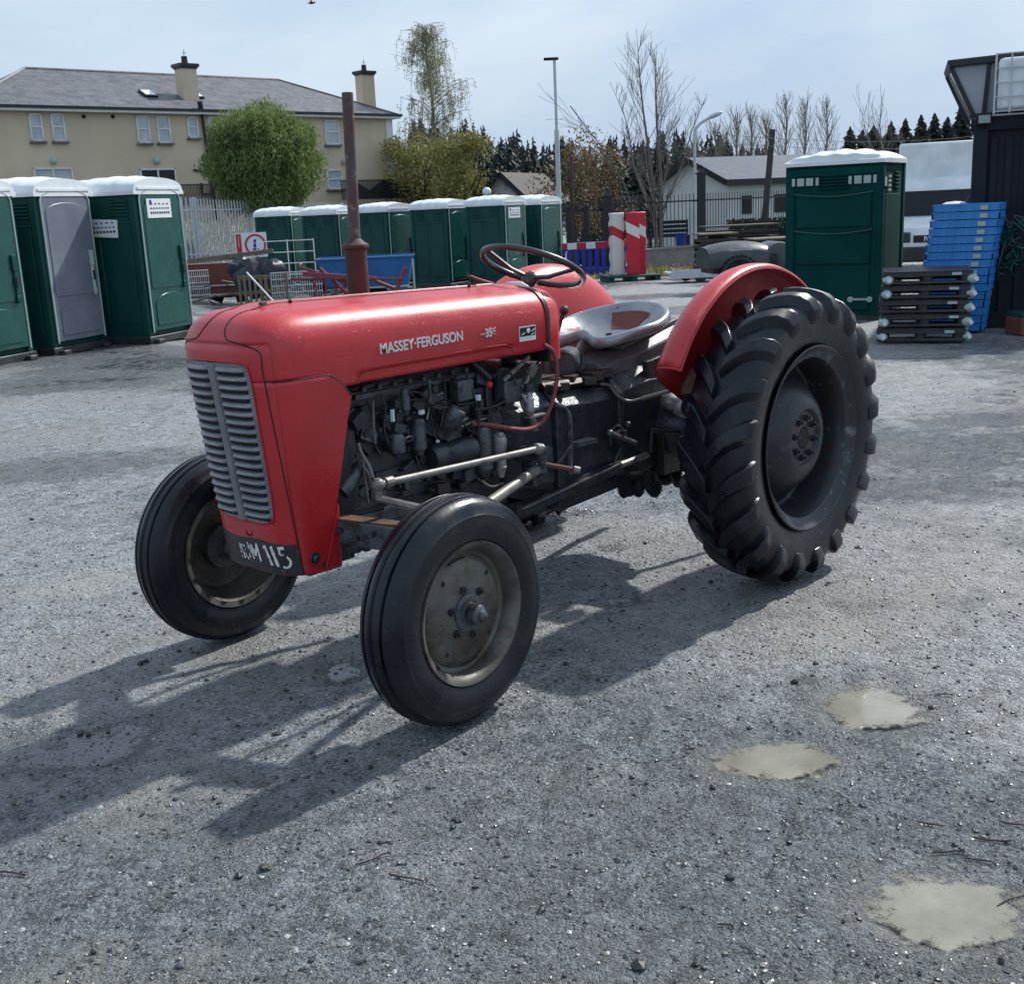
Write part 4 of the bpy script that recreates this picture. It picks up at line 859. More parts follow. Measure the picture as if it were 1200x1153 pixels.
# ---- portable toilets
def toilet(label,door='greendk',sign=True,big=False,side_sign=False,group='green portable toilets'):
    t=thing('portable_toilet',(0,0,0),0,label,'portable toilet',group)
    w,d,h=.55,.575,2.03
    mb=MB()
    # cabin walls with corner posts and shallow moulded panels
    mb.box((0,.02,.10+h/2-.05),(2*w-.05,2*d-.07,h-.06))
    for sx in(-1,1):
        for sy in(-1,1): mb.box((sx*(w-.045),sy*(d-.045),.08+h/2),(.09,.09,h))
        for y0,y1 in((-.44,-.08),(.06,.44)): mb.box((sx*(w-.022),(y0+y1)/2,1.0),(.022,y1-y0,1.45))
        for k in range(6): mb.box((sx*(w-.018),-.30,1.72+.045*k),(.03,.30,.022),rot=Matrix.Rotation(sx*.5,3,'Y')); 
        for k in range(6): mb.box((sx*(w-.018),.28,1.72+.045*k),(.03,.26,.022),rot=Matrix.Rotation(sx*.5,3,'Y'))
        mb.box((sx*(w-.02),0,1.66),(.03,2*d-.12,.03))
    mb.box((0,d-.03,1.05),(.8,.05,1.7)); 
    mb.build('cabin',M['green'],t,bevel=.012)
    # arched door
    def arch(hw,z0,z1,rise,n=10): return [(-hw,z0),(hw,z0)]+[(hw*math.cos(PI*k/n),z1+rise*math.sin(PI*k/n)) for k in range(n+1)]
    mb=MB(); mb.prism(arch(.465,.17,1.98,.13),(0,-d+.02,0),(1,0,0),(0,0,1),(0,-.045,0)); 
    mb.prism(arch(.40,.75,1.83,.12),(0,-d-.022,0),(1,0,0),(0,0,1),(0,-.012,0)); mb.prism(arch(.36,.24,.52,.16),(0,-d-.022,0),(1,0,0),(0,0,1),(0,-.016,0))
    dr=mb.build('door',M[door],t,bevel=.008)
    mb=MB(); mb.box((.36,-d-.045,1.02),(.05,.02,.60)); mb.box((.36,-d-.05,1.22),(.075,.03,.20)); mb.box((.36,-d-.05,.98),(.065,.025,.09)); mb.box((.36,-d-.05,.78),(.065,.025,.07)); mb.build('door_latch',M['trim' if door!='greendk' else 'green'],dr,bevel=.006)
    mb=MB(); mb.box((.36,-d-.067,.99),(.035,.01,.12)); mb.build('lock_slot',M['black'],dr)
    mb=MB(); P=[Vector((a,-d-.03,b)) for a,b in arch(.475,.15,1.98,.135)[1:]]+[Vector((-.475,-d-.03,.15))]; mb.tube(P,.011,5); mb.build('door_frame',M['trim'],t)
    if sign:
        mb=MB(); mb.box((-.05,-d-.038,1.84),(.56,.008,.26)); sg=mb.build('sign',M['white'],dr)
        mb=MB()
        for z,n,w0 in((1.90,5,.05),(1.84,7,.05),(1.78,9,.038)):
            for k in range(n): mb.box((-.27+.46*(k+.5)/n,-d-.0435,z),(w0*.75,.004,.03 if z<1.8 else .016))
        mb.build('sign_lines',M['navy'],sg); mb=MB(); mb.box((-.24,-d-.0435,1.92),(.05,.004,.06)); mb.build('sign_mark',M['blued'],sg)
    if side_sign:
        mb=MB(); mb.box((-w-.012,-.02,1.60),(.008,.50,.24),rot=Matrix.Rotation(.06,3,'X')); sg=mb.build('side_sign',M['white'],t)
        mb=MB()
        for z,n in((1.66,5),(1.60,7),(1.54,8)):
            for k in range(n): mb.box((-w-.0175,.20-.44*(k+.5)/n,z+.01),(.004,.035,.028 if z<1.55 else .016),rot=Matrix.Rotation(.06,3,'X'))
        mb.build('sign_lines',M['navy'],sg)
    # white translucent roof: arched across the width, ribbed
    mb=MB(); rg=[]; n=14
    for j in range(31):
        y=-d-.03+(2*d+.06)*j/30; rib=.018*max(0,math.sin(j/30*PI*9))*(0 if j<3 else 1); dome=.03*math.sin(PI*j/30)
        ring=[Vector((-w-.03,y,2.05)),]+[Vector((-(w+.02)*math.cos(PI*k/n),y,2.09+(.165+dome+rib)*math.sin(PI*k/n)**.8)) for k in range(n+1)]+[Vector((w+.03,y,2.05))]
        rg.append(ring)
    mb.loft(rg); mb.box((0,0,2.055),(2*w+.07,2*d+.07,.05)); rf=mb.build('roof',M['white'],t,smooth=40)
    mb=MB(); mb.box((0,-d-.035,2.11),(1.0,.02,.03)); mb.build('roof_lip',M['white'],rf)
    mb=MB(); mb.box((0,0,.05),(2*w+.05,2*d+.05,.10))
    for x in(-.42,.42): mb.box((x,0,.03),(.14,2*d+.22,.06))
    mb.build('base_skid',M['blackpl'],t,bevel=.01)
    return t
ta=math.radians(71)
t1=toilet('portable toilet with plain grey door, between two green-doored ones at the left of the yard','greyplast',sign=False)
p,rz=place(64,15.2,ta,(-.55,-.575)); t1.location=p; t1.rotation_euler.z=rz
t2=toilet('green portable toilet with white stickers on door and side, right of the grey-doored one',side_sign=True)
p,rz=place(176,16.2,ta,(-.55,-.575)); t2.location=p; t2.rotation_euler.z=rz
t0=toilet('green portable toilet cut off by the left edge, left of the grey-doored one',sign=False)
p,rz=place(-34,13.9,ta,(-.55,-.575)); t0.location=p; t0.rotation_euler.z=rz
proto=toilet('x',sign=False)
far=[(634,31.5,'white-roofed portable toilet rightmost in the far row, beside the blue barriers'),(592,30,'far portable toilet with a white notice on its door, behind the steering wheel'),(527,31,'far portable toilet directly left of the one with the door notice'),(457,32,'far portable toilet behind the blue box, right of the rusty exhaust pipe'),(399,33,'far portable toilet directly behind the rusty exhaust pipe'),(344,34,'far portable toilet leftmost of the row, behind the white tube gate')]
for i,(px,D,lab) in enumerate(far):
    if i==1: o=toilet(lab,sign=True)
    elif i==0: o=proto
    else: o=copy_tree(proto)
    tag(o,lab); p,rz=place(px,D,math.radians(57 if i!=3 else 47)+(600-px)/1350,(-.55,-.575)); o.location=p; o.rotation_euler.z=rz
# ---- big toilet at right
BT=thing('large_portable_toilet',(0,0,0),0,'large dark green portable toilet with white roof and small upper windows, beside the white van','portable toilet')
w,d,h=.67,.66,2.08
mb=MB(); mb.box((0,0,.06+h/2),(2*w-.04,2*d-.04,h-.02))
for sx in(-1,1):
    for sy in(-1,1): mb.box((sx*(w-.06),sy*(d-.06),.06+h/2),(.12,.12,h))
mb.box((0,-d+.01,2.02),(2*w-.1,.05,.10)); 
for z0,z1 in((.15,.70),(.78,1.20),(1.28,1.72)): mb.box((0,-d+.012,(z0+z1)/2),(1.02,.03,z1-z0))
mb.box((-.57,-d+.01,.95),(.05,.03,1.6)); mb.box((.57,-d+.01,.95),(.05,.03,1.6))
for k in range(5): mb.box((0,-d,1.80+.042*k),(.42,.04,.020),rot=Matrix.Rotation(-.5,3,'X')); mb.box((w-.01,.15,1.78+.05*k),(.04,.3,.022))
mb.box((w-.01,-.1,.95),(.03,.9,1.5)); mb.build('cabin',M['greenmatt'],BT,bevel=.015)
mb=MB()
for z in(1.24,1.74): mb.tube([Vector((-.54+1.08*k/12,-d-.008,z-.05*math.sin(PI*k/12))) for k in range(13)],.012,6)
mb.build('moulded_rib',M['greendk'],BT)
for x in(-.555,-.455,-.33,-.225,.225,.33,.455,.555):
    mb=MB(); ww=.10 if abs(x) in(.455,.33) else .045; mb.box((x if ww>.05 else x,-d-.012,1.90),(ww,.01,.105)); mb.build('window',M['trim'],BT,bevel=.004)
for k in range(4): mb=MB(); mb.box((w+.008,-.35+.0*k,1.75+.06*k),(.01,.14,.03)); mb.build('window',M['trim'],BT)
mb=MB(); mb.box((w+.008,-.58,1.86),(.01,.10,.12)); mb.build('window',M['trim'],BT)
for x in(.27,-.50):
    mb=MB(); mb.cyl((x,-d-.0,.30),(x,-d-.03,.30),.04); mb.cyl((x+.26,-d,.30),(x+.26,-d-.03,.30),.04); mb.box((x+.13,-d-.01,.30),(.2,.02,.03)); mb.build('fork_hole_cap',M['trim'],BT)
mb=MB(); rg=[]
for j in range(25):
    x=-w-.015+(2*w+.03)*j/24; e=math.sin(PI*j/24)**.45; hgt=.13*e+.035*math.sin(j/24*PI*5)**2*e; ring=[Vector((x,-d-.04,2.11)),Vector((x,-d-.03,2.16))]
    for k in range(11): a=PI*k/10; ring.append(Vector((x,-(d+.0)*math.cos(a)*.97,2.17+hgt*math.sin(a)**.55)))
    ring+=[Vector((x,d+.01,2.16)),Vector((x,d+.015,2.11))]; rg.append(ring)
mb.loft(rg); mb.build('roof',M['white'],BT,smooth=40)
mb=MB(); mb.box((0,0,.04),(2*w,2*d,.08)); mb.build('base_skid',M['blackpl'],BT)
p,rz=place(919,16.6,R_(-31),(-.67,-.66)); BT.location=p; BT.rotation_euler.z=rz
# ---- black plastic stack and blue crate stack, container
g0,rz0=place(1078,13.25,0)
pz=g0.z+.02; rp=random.Random(2)
names=['bottom','second','third','fourth','top']
def plpal():
    t=thing('plastic_pallet',(0,0,0),0,'x','pallet','black plastic pallets stacked beside the blue crates')
    mb=MB(); mb.box((0,0,.12),(.94,.78,.05))
    for k in range(7): mb.box((0,-.36+.12*k,.148),(.94,.08,.012))
    mb.box((0,-.36,.03),(.94,.07,.03)); mb.box((0,.36,.03),(.94,.07,.03)); 
    for x in(-.40,0,.40):
        for y in(-.32,0,.32): mb.cyl((x,y,.0),(x,y,.10),.055,.065,n=14)
    mb.build('deck',M['blackpl'],t,bevel=.008); mb=MB(); mb.box((.3,-.397,.12),(.10,.006,.03)); mb.build('tag',M['trim'],t); return t
pp=plpal()
for k in range(5):
    o=pp if k==0 else copy_tree(pp); tag(o,f'black plastic pallet, {names[k]} of the five-high stack left of the blue crates'); o.location=(g0.x+.02*rp.uniform(-1,1)+.012*k*rH[0],g0.y+.02*rp.uniform(-1,1)+.012*k*rH[1],pz+.157*k); o.rotation_euler.z=rz0+R_(-18+rp.uniform(-2,2))
jar0=None
for k in range(5):
    for sx,nm in((-1,'left'),(1,'right')):
        if (k,sx) in ((2,-1),): continue
        if jar0 is None:
            jar0=thing('clear_bottle',(0,0,0),0,'x','bottle','clear bottles wedged between the black pallets')
            mb=MB(); mb.lathe([(0,0),(.052,0),(.056,.02),(.056,.11),(.04,.14),(.02,.15),(.02,.17),(0,.17)],ax=(0,-1,0),n=16); mb.build('body',M['trim'],jar0)
            mb=MB(); mb.lathe([(0,.18),(.024,.18),(.024,.155)],ax=(0,-1,0),n=12); mb.build('cap',M['white'],jar0); o=jar0
        else: o=copy_tree(jar0)
        tag(o,f'clear bottle at the {nm} end of the {names[k]} black pallet'); q=Matrix.Rotation(rz0+R_(-18),3,'Z')@Vector((sx*(.50)*.84,-.33+.06,0)); o.location=(g0.x+q.x+.012*k*rH[0],g0.y+q.y+.012*k*rH[1],pz+.157*k+.062 if k else pz+.062); o.rotation_euler.z=rz0+sx*.2
def crate():
    t=thing('flat_crate',(0,0,0),0,'x','crate','bright blue flat crates in a tall leaning stack')
    mb=MB()
    for s in(-1,1):
        mb.box((0,s*.27,.045),(.76,.02,.082)); mb.box((s*.37,0,.045),(.02,.56,.082)); mb.box((0,s*.278,.078),(.765,.014,.014)); mb.box((s*.378,0,.078),(.014,.57,.014))
    for k in range(9): mb.box((-.34+.085*k,-.283,.04),(.012,.012,.07))
    for k in range(6): mb.box((.383,-.22+.085*k,.04),(.012,.012,.07))
    mb.box((0,0,.01),(.74,.54,.012)); mb.build('tray',M['blue'],t); 
    mb=MB(); mb.box((.20,-.291,.040),(.085,.006,.050)); mb.build('label_card',M['trim'],t)
    mb=MB(); mb.box((.20,-.2955,.040),(.05,.004,.012)); mb.build('card_print',M['blackmetal'],t) if 0 else None
    return t
cr0=crate(); g1,_=place(1124,14.1,0); ordn=['bottom','second','third','fourth','fifth','sixth','seventh','eighth','ninth','tenth','eleventh','twelfth','thirteenth','fourteenth','fifteenth','top']
for k in range(16):
    o=cr0 if k==0 else copy_tree(cr0); sft=.004*k+rp.uniform(-.004,.004)
    o.location=(g1.x+rH[0]*(sft-.105+.007*k),g1.y+rH[1]*(sft-.105+.007*k),g1.z+.03+.0925*k); o.rotation_euler.z=rz0+R_(-29)+rp.uniform(-.012,.012)
    tag(o,(f'bright blue flat crate, {ordn[k]} of the tall leaning stack' if k in(0,15) else f'bright blue flat crate, {ordn[k]} from the bottom of the leaning stack'))
CT=thing('steel_container',(0,0,0),0,'dark navy steel container at the right edge behind the blue crates','container')
mb=MB(); W2,D2,H2=3.0,2.4,2.42
mb.box((W2/2,D2/2,H2/2+.06),(W2-.05,D2-.05,H2-.1)); mb.box((.07,.0,H2/2+.05),(.16,.12,H2)); mb.box((W2-.07,0,H2/2+.05),(.16,.12,H2)); mb.box((W2/2,0,H2-.0),(W2,.12,.16)); mb.box((W2/2,0,.10),(W2,.12,.2)); mb.box((.0,D2,H2/2+.05),(.14,.14,H2)); mb.box((0.01,D2/2,H2),(.12,D2,.14)); mb.box((0.01,D2/2,.1),(.12,D2,.14))
for k in range(16): mb.box((.22+.17*k,.012,H2/2),(.085,.03,H2-.3))
for k in range(12): mb.box((.012,.15+.18*k,H2/2),(.03,.09,H2-.3))
mb.build('body',M['navy'],CT,bevel=.01)
mb=MB(); mb.box((.62,-.075,1.72),(.045,.02,.62)); mb.box((.80,-.075,1.72),(.045,.02,.62)); mb.box((.71,-.075,2.04),(.22,.02,.04)); mb.box((.71,-.075,1.40),(.22,.02,.04)); f=mb.build('window_frame',M['frame'],CT)
mb=MB(); mb.box((.71,-.069,1.72),(.16,.01,.60)); mb.build('pane',M['pane'],f)
mb=MB(); mb.box((.10,-.12,H2-.02+.08),(.16,.05,.12),rot=Matrix.Rotation(.3,3,'X')); fl=mb.build('floodlight',M['blackmetal'],CT); mb=MB(); mb.box((.10,-.149,H2-.03+.08),(.13,.008,.09),rot=Matrix.Rotation(.3,3,'X')); mb.build('lens',M['trim'],fl)
mb=MB(); mb.box((.42,-.055,H2+.09),(.6,.06,.02)); mb.build('white_strip',M['frame'],CT)
p,rz=place(1132,14.4,R_(-23)); CT.location=p; CT.rotation_euler.z=rz; ctop=p.z+H2+.08; RM=Matrix.Rotation(rz,3,'Z')
# kiosk with outward sloping glazing on the container
KI=thing('glazed_kiosk',p+RM@V(-.08,.25,H2+.09),rz+R_(4),'pale glazed kiosk with dark flat roof and outward-sloping side, on top of the container','kiosk')
mb=MB(); mb.prism([(-.28,.68),(-.25,.60),(1.9,.66),(1.9,.76)],(0,-.10,0),(1,0,0),(0,0,1),(0,1.6,0)); mb.build('roof',M['blackmetal'],KI,bevel=.01)
mb=MB(); mb.beam((-.235,0,.61),(.06,0,.0),.05,.05,up=(0,1,0)); mb.beam((.20,0,.62),(.16,0,.0),.05,.06,up=(0,1,0)); mb.box((.95,0,.02),(1.9,.06,.05)); mb.beam((-.235,1.4,.61),(.06,1.4,.0),.05,.05,up=(0,1,0)); mb.box((1.88,0,.34),(.05,.05,.68)); mb.build('frame',M['blackmetal'],KI)
mb=MB(); mb.prism([(-.20,.60),(.08,.03),(.14,.03),(.175,.61)],(0,.01,0),(1,0,0),(0,0,1),(0,.02,0)); mb.build('pane',M['palepane'],KI)
mb=MB(); mb.prism([(.225,.61),(.185,.03),(1.86,.03),(1.86,.66)],(0,.01,0),(1,0,0),(0,0,1),(0,.02,0)); mb.build('pane',M['palepane'],KI)
mb=MB(); mb.prism([(-.22,.60),(.07,.03),(.09,.03),(-.20,.60)],(0,.05,0),(1,0,0),(0,0,1),(0,1.3,0)); mb.build('pane',M['pane'],KI)
IB=thing('caged_tank',p+RM@V(.20,-.42,H2+.09),rz,'white plastic tank in a steel tube cage on the container roof','tank')
mb=MB(); mb.box((.5,.5,.48),(.94,.94,.86)); mb.build('tank_body',M['white'],IB,bevel=.06)
mb=MB()
for k in range(7):
    for y in(0,1): mb.cyl((k/6,y,0),(k/6,y,.98),.011,n=6)
for k in range(5):
    z=.03+.235*k
    mb.tube([(0,0,z),(1,0,z),(1,1,z),(0,1,z),(0,0,z)],.011,6)
for k in range(1,6): mb.cyl((0,k/6,0),(0,k/6,.98),.011,n=6)
mb.build('cage',M['galv'],IB); IB.scale=(1,1,.67)
# tangle of green netting beside crates and a small concrete post
mb=MB(); rr2=random.Random(5)
for k in range(46):
    a=V(rr2.uniform(.34,.62),rr2.uniform(-.35,-.12),rr2.uniform(.75,1.35)); mb.tube(cr([a,a+V(rr2.uniform(-.12,.12),rr2.uniform(-.05,.05),rr2.uniform(-.12,.12)),a+V(rr2.uniform(-.12,.12),rr2.uniform(-.05,.05),-.2*rr2.random())],4),.008,5)
o=mb.build('netting',M['greendk'],None); o.location=p; o.rotation_euler.z=rz; tag(o,'tangle of dark green netting hanging on the container behind the crates','netting')
NB=thing('wrapped_brick',(0,0,0),0,'small orange-brown block with green top at the right edge of the gravel','block')
mb=MB(); mb.box((0,0,.10),(.22,.3,.2)); mb.build('block',M['woodred'],NB,bevel=.01); mb=MB(); mb.box((0,0,.23),(.2,.28,.06)); mb.build('top',M['green'],NB,bevel=.01)
NB.location,NB.rotation_euler.z=place(1197,13.4,.2)
# ---- white box van
VN=thing('box_van',(0,0,0),0,'white box van with its dark windscreen facing the yard, behind the large green toilet','van')
mb=MB(); mb.box((.12,3.6,1.82),(2.05,4.0,2.25)); mb.build('load_box',M['white'],VN,bevel=.06)
mb=MB(); 
def cs(y,w,z0,z1): return [Vector((-w,y,z0)),Vector((w,y,z0)),Vector((w,y,z1*.6+z0*.4)),Vector((w-.10,y,z1)),Vector((-w+.10,y,z1)),Vector((-w,y,z1*.6+z0*.4))]
mb.loft([cs(-.06,.90,.40,.92),cs(0,.98,.36,1.05),cs(.22,1.0,.35,1.16),cs(.62,1.0,.35,1.28)]); CB=mb.build('cab',M['white'],VN,smooth=30,bevel=.03)
mb=MB(); mb.loft([[Vector((-1,.62,1.27)),Vector((1,.62,1.27)),Vector((1,1.9,1.27)),Vector((-1,1.9,1.27))],[Vector((-.97,.78,1.45)),Vector((.97,.78,1.45)),Vector((.97,1.9,1.45)),Vector((-.97,1.9,1.45))],[Vector((-.88,1.10,1.92)),Vector((.88,1.10,1.92)),Vector((.88,1.9,1.96)),Vector((-.88,1.9,1.96))],[Vector((-.80,1.32,2.12)),Vector((.80,1.32,2.12)),Vector((.80,1.9,2.2)),Vector((-.80,1.9,2.2))]]); mb.box((0,1.2,.8),(2.0,1.3,.92)); mb.build('cab_roof',M['white'],CB,bevel=.02)
mb=MB(); mb.loft([[Vector((-.90,.615,1.30)),Vector((.90,.615,1.30)),Vector((.76,1.03,1.84)),Vector((-.76,1.03,1.84))],[Vector((-.90,.60,1.31)),Vector((.90,.60,1.31)),Vector((.76,1.015,1.85)),Vector((-.76,1.015,1.85))]]); mb.build('windscreen',M['panedk'],VN)
mb=MB(); mb.box((0,-.065,.80),(1.05,.04,.16)); GR=mb.build('grille',M['blackmetal'],VN,bevel=.01)
mb=MB(); mb.box((0,-.08,.46),(1.95,.16,.34)); mb.build('bumper',M['blackpl'],VN,bevel=.04)
text('IVECO','lettering',M['white'],GR,.14,(-.30,-.089,.755),(1,0,0),(0,0,1),.004,.004,sx=1.05)
for s in(-1,1):
    mb=MB(); mb.box((s*.76,-.055,.84),(.36,.08,.24)); mb.build('headlight',M['glass'],VN,bevel=.04)
    mb=MB(); mb.box((s*1.12,.75,1.5),(.14,.10,.34)); mb.build('mirror',M['blackpl'],VN,bevel=.03)
mb=MB(); mb.box((0,-.17,.44),(.50,.01,.11)); mb.build('number_plate',M['white'],VN)
for s in(-1,1):
    for y in(.72,4.3): mb=MB(); mb.lathe([(.0,.11),(.2,.11),(.22,.09),(.33,.1),(.36,.07),(.36,-.07),(.33,-.1),(0,-.1)],(s*.86,y,.36),(s,0,0),28); mb.build('wheel',M['blackpl'],VN)
p,rz=place(1098,26.5,R_(-19)); VN.location=p; VN.rotation_euler.z=rz
# a smaller pale van corner behind crates
WB=thing('white_drum',(0,0,0),0,'white rounded plastic drum with green hose loops just left of the blue crates','drum')
mb=MB(); mb.lathe([(0,0),(.20,0),(.22,.05),(.22,.75),(.20,.84),(.12,.88),(0,.89)],ax=(0,0,1),n=24); mb.build('drum_body',M['white'],WB)
mb=MB(); mb.tube([V(-.02+.36*k/14,-.2,.2+.76*math.sin(PI*k/14)**.5) for k in range(15)],.010,6); mb.tube([V(-.28+.02*math.sin(k),-.22,.8-.075*k) for k in range(14)],.010,6); mb.build('hose_loop',M['greendk'],WB)
WB.location,WB.rotation_euler.z=place(1114,16.6,0); WB.location.z+=.66
mb=MB(); 
for k in range(5): mb.box((0,0,.07+.13*k),(.46,.5,.09)); mb.box((0,-.2,.01+.13*k),(.46,.1,.05))
o=mb.build('crate_plinth',M['blackpl'],None); o.location,o.rotation_euler.z=place(1114,16.6,0); tag(o,'black slatted plinth under the white drum','plinth')
# ---- stacked red and white barriers on a pallet
def water_barrier(m):
    t=thing('plastic_barrier',(0,0,0),0,'x','barrier','red and white plastic barriers stood on end')
    # local: stands on end, z up = barrier length 1.5
    prof=[(-.17,0),(.17,0),(.18,.05),(.13,.14),(.12,.36),(-.12,.36),(-.13,.14),(-.18,.05)]
    mb=MB(); rg=[]
    for k in range(13):
        z=1.5*k/12; sc_=1.0-(.13 if k in(2,5,8,11) else 0); rg.append([Vector((a*sc_,b*sc_,z)) for a,b in prof])
    mb.loft(rg); 
    t_=mb.build('shell',m,t,bevel=.02); return t
def banded(flip):
    m,nt,b=newmat('red_white_plastic_'+('a' if flip else 'b')); co=coords(nt); sp_=nt.nodes.new('ShaderNodeSeparateXYZ'); nt.links.new(co,sp_.inputs[0])
    z=mth(nt,'ADD',sp_.outputs[2],mth(nt,'MULTIPLY',sp_.outputs[0],.5)); 
    lo,hi=(.95,1.2) if not flip else (.90,1.12)
    k=mth(nt,'MULTIPLY',mth(nt,'GREATER_THAN',z,lo),mth(nt,'LESS_THAN',z,hi))
    nt.links.new(mix(nt,k,(.52,.012,.035) if not flip else (.66,.62,.58),(.70,.68,.66) if not flip else (.5,.015,.03)),b.inputs['Base Color']); b.inputs['Roughness'].default_value=.45; return m
mA,mB_=banded(True),banded(False)
PB=thing('green_pallet',(0,0,0),0,'dark green plastic pallet under the upright red and white barriers','pallet')
mb=MB(); mb.box((0,0,.13),(1.35,1.0,.05)); mb.build('deck',M['green'],PB,bevel=.01); mb=MB()
for x in(-.6,0,.6): mb.box((x,0,.05),(.14,1.0,.10))
mb.build('runner',M['green'],PB)
pb,rb=place(738,30.,.15); PB.location=pb; PB.rotation_euler.z=rb; RMb=Matrix.Rotation(rb,3,'Z')
for (x,y,m,rz_,l,zh) in ((-.30,-.10,mA,.2,'mostly white plastic barrier with one red band standing on the green pallet',0),(.03,-.26,mB_,-.1,'red plastic barrier with white band standing in the middle of the green pallet',.0),(.27,-.10,mB_,.35,'red plastic barrier with white band at the right end of the green pallet',.0)):
    o=water_barrier(m); q=RMb@V(x,y,0); o.location=(pb.x+q.x,pb.y+q.y,pb.z+.155); o.rotation_euler=(rp.uniform(-.02,.02),rp.uniform(-.03,.03),rb+rz_); o.scale.z=1.03; tag(o,l)
for (x,zc) in((.30,.35),(.30,.80),(.30,1.2)):
    pass
# blue barriers
def bluebar(lab,px,D,al,g='blue chapter barriers with red and white top strips'):
    t=thing('blue_barrier',(0,0,0),0,lab,'barrier','blue plastic barriers with red and white top strip')
    mb=MB(); mb.box((0,0,.86),(1.6,.06,.22)); mb.box((0,0,.18),(1.6,.06,.16))
    for k in range(9): mb.box((-.74+.185*k,0,.5),(.10,.05,.62))
    for x in(-.6,.6): mb.box((x,0,.04),(.12,.5,.07))
    mb.build('panel',M['blued'],t,bevel=.01)
    for k in range(6): mb=MB(); mb.box((-.66+.265*k,-.034,.88),(.262,.01,.17)); mb.build('reflective_strip',M['redpl' if k%2 else 'white'],t)
    t.location,t.rotation_euler.z=place(px,D,al); return t
bluebar('blue plastic barrier with striped top, left, half behind the rightmost far toilet',676,32.5,.15); bluebar('blue plastic barrier with striped top between the toilets and the upright red barriers',708,33,-.12)
# ---- low wall, black railings with pillars
WA=thing('low_wall',(0,0,0),0,'low grey concrete wall below the black railings','wall')
a=gp(752,37); b=gp(826,39); mb=MB(); mb.beam((a.x,a.y,a.z+.22),(b.x,b.y,b.z+.22),.25,.66); mb.build('wall_body',M['concrete'],WA,bevel=.01)
mb=MB(); mb.beam((a.x,a.y,a.z+.575),(b.x,b.y,b.z+.575),.31,.06); mb.build('coping',M['concrete'],WA)
def railing(name,lab,px0,D0,px1,D1,h,zb=0,pil=(),m='blackmetal',sp_=.135):
    a=gp(px0,D0);b=gp(px1,D1); t=thing(name,a,0,lab,'railings'); L=(b-a).length; n=int(L/sp_); mb=MB(); db=(b-a)
    for k in range(n+1):
        q=db*(k/n); mb.box((q.x,q.y,q.z+zb+h/2),(.022,.022,h),rz=FACE); mb.add([(q.x+.02*math.cos(c_),q.y+.02*math.sin(c_),q.z+zb+h) for c_ in(0,1.57,3.14,4.71)]+[(q.x,q.y,q.z+zb+h+.07)],[(0,1,4),(1,2,4),(2,3,4),(3,0,4)])
    for z in(.12,h-.18): mb.beam((0,0,zb+z),(db.x,db.y,db.z+zb+z),.03,.05)
    mb.build('bars',M[m],t); return t
railing('iron_railings','black iron railings behind the barriers and far toilets',660,37.5,716,38,2.05,.0)
railing('iron_railings','black iron railings on the low wall left of the white cottage',718,38,822,39,1.75,.45)
railing('iron_railings','black iron railings in front of the white cottage',826,39,935,42,1.75,.45)
for i,(px,D,h,w_,lab) in enumerate(((668,37.4,1.95,.16,'slim black gate post beside the rightmost far toilet'),(688,37.6,1.95,.17,'slim black gate post behind the blue barriers'),(713,37.8,2.25,.28,'thick black gate pillar left of the upright red barriers'),(822,38.9,2.85,.26,'tall black gate pillar in front of the white cottage gable'))):
    t=thing('gate_pillar',gp(px,D),FACE,lab,'post','black gate posts in the railings')
    mb=MB(); mb.box((0,0,h/2),(w_,w_,h)); mb.build('shaft',M['blackmetal'],t,bevel=.01); mb=MB(); mb.box((0,0,h+.02),(w_+.08,w_+.08,.05)); mb.loft([[V(x*w_*.5,y*w_*.5,h+.04) for x,y in((-1,-1),(1,-1),(1,1),(-1,1))],[V(x*.02,y*.02,h+.04+w_*.6) for x,y in((-1,-1),(1,-1),(1,1),(-1,1))]]); mb.sph((0,0,h+.10+w_*.6),.05,8); mb.build('cap',M['blackmetal'],t)
# ---- stacks of timber and dark machine
st=[]
for (px,D,n,w_,lab) in ((838,30,6,.9,'stack of dark pallets under a pale board behind the rounded cover'),(866,31,7,1.9,'wide stack of dark weathered timbers in front of the railings'),(906,29.5,5,1.2,'low stack of dark boards beside the large green toilet')):
    t=thing('timber_stack',gp(px,D),FACE+.1,lab,'timber'); 
    for k in range(n):
        mb=MB(); mb.box((rp.uniform(-.05,.05),0,.08+.17*k),(w_,.9,.06)); mb.box((0,-.35,.015+.17*k),(w_,.08,.10)); mb.box((0,.35,.015+.17*k),(w_,.08,.10)); mb.build('pallet_layer',M['wooddk'],t)
    mb=MB(); mb.box((0,0,.17*n+.06),(w_*1.05,.95,.04)); mb.build('top_board',M['wood' if n!=7 else 'wooddk'],t)
CV=thing('covered_machine',(0,0,0),0,'small machine with rounded dark green-grey cover and a knobbly tyre, behind the tractor fender','machine')
mb=MB(); rg=[]
for j in range(9):
    x=-.85+1.5*j/8; e=math.sin(PI*(.12+.80*j/8))**.35; rg.append([V(x,a*.5,b) for a,b in [(-1,.55),(-1,.62+.25*e)]+[(-math.cos(PI*k/8)*.97,.66+.36*e*math.sin(PI*k/8)**.6+.06) for k in range(1,8)]+[(1,.62+.25*e),(1,.55)]])
mb.loft(rg); COV=mb.build('cover',M['darkcover'],CV,smooth=50)
mb=MB(); mb.lathe([(0,.5),(.28,.5),(.36,.44),(.38,.3),(.38,-.3),(.36,-.44),(.28,-.5),(0,-.5)],(.72,0,.66),(0,1,0),28); mb.build('end_drum',M['darkcover'],CV,smooth=40)
mb=MB(); mb.lathe([(.0,.14),(.16,.14),(.18,.12),(.34,.15),(.40,.11),(.40,-.11),(.34,-.15),(0,-.14)],(-.20,-.42,.38),(0,1,0),32)
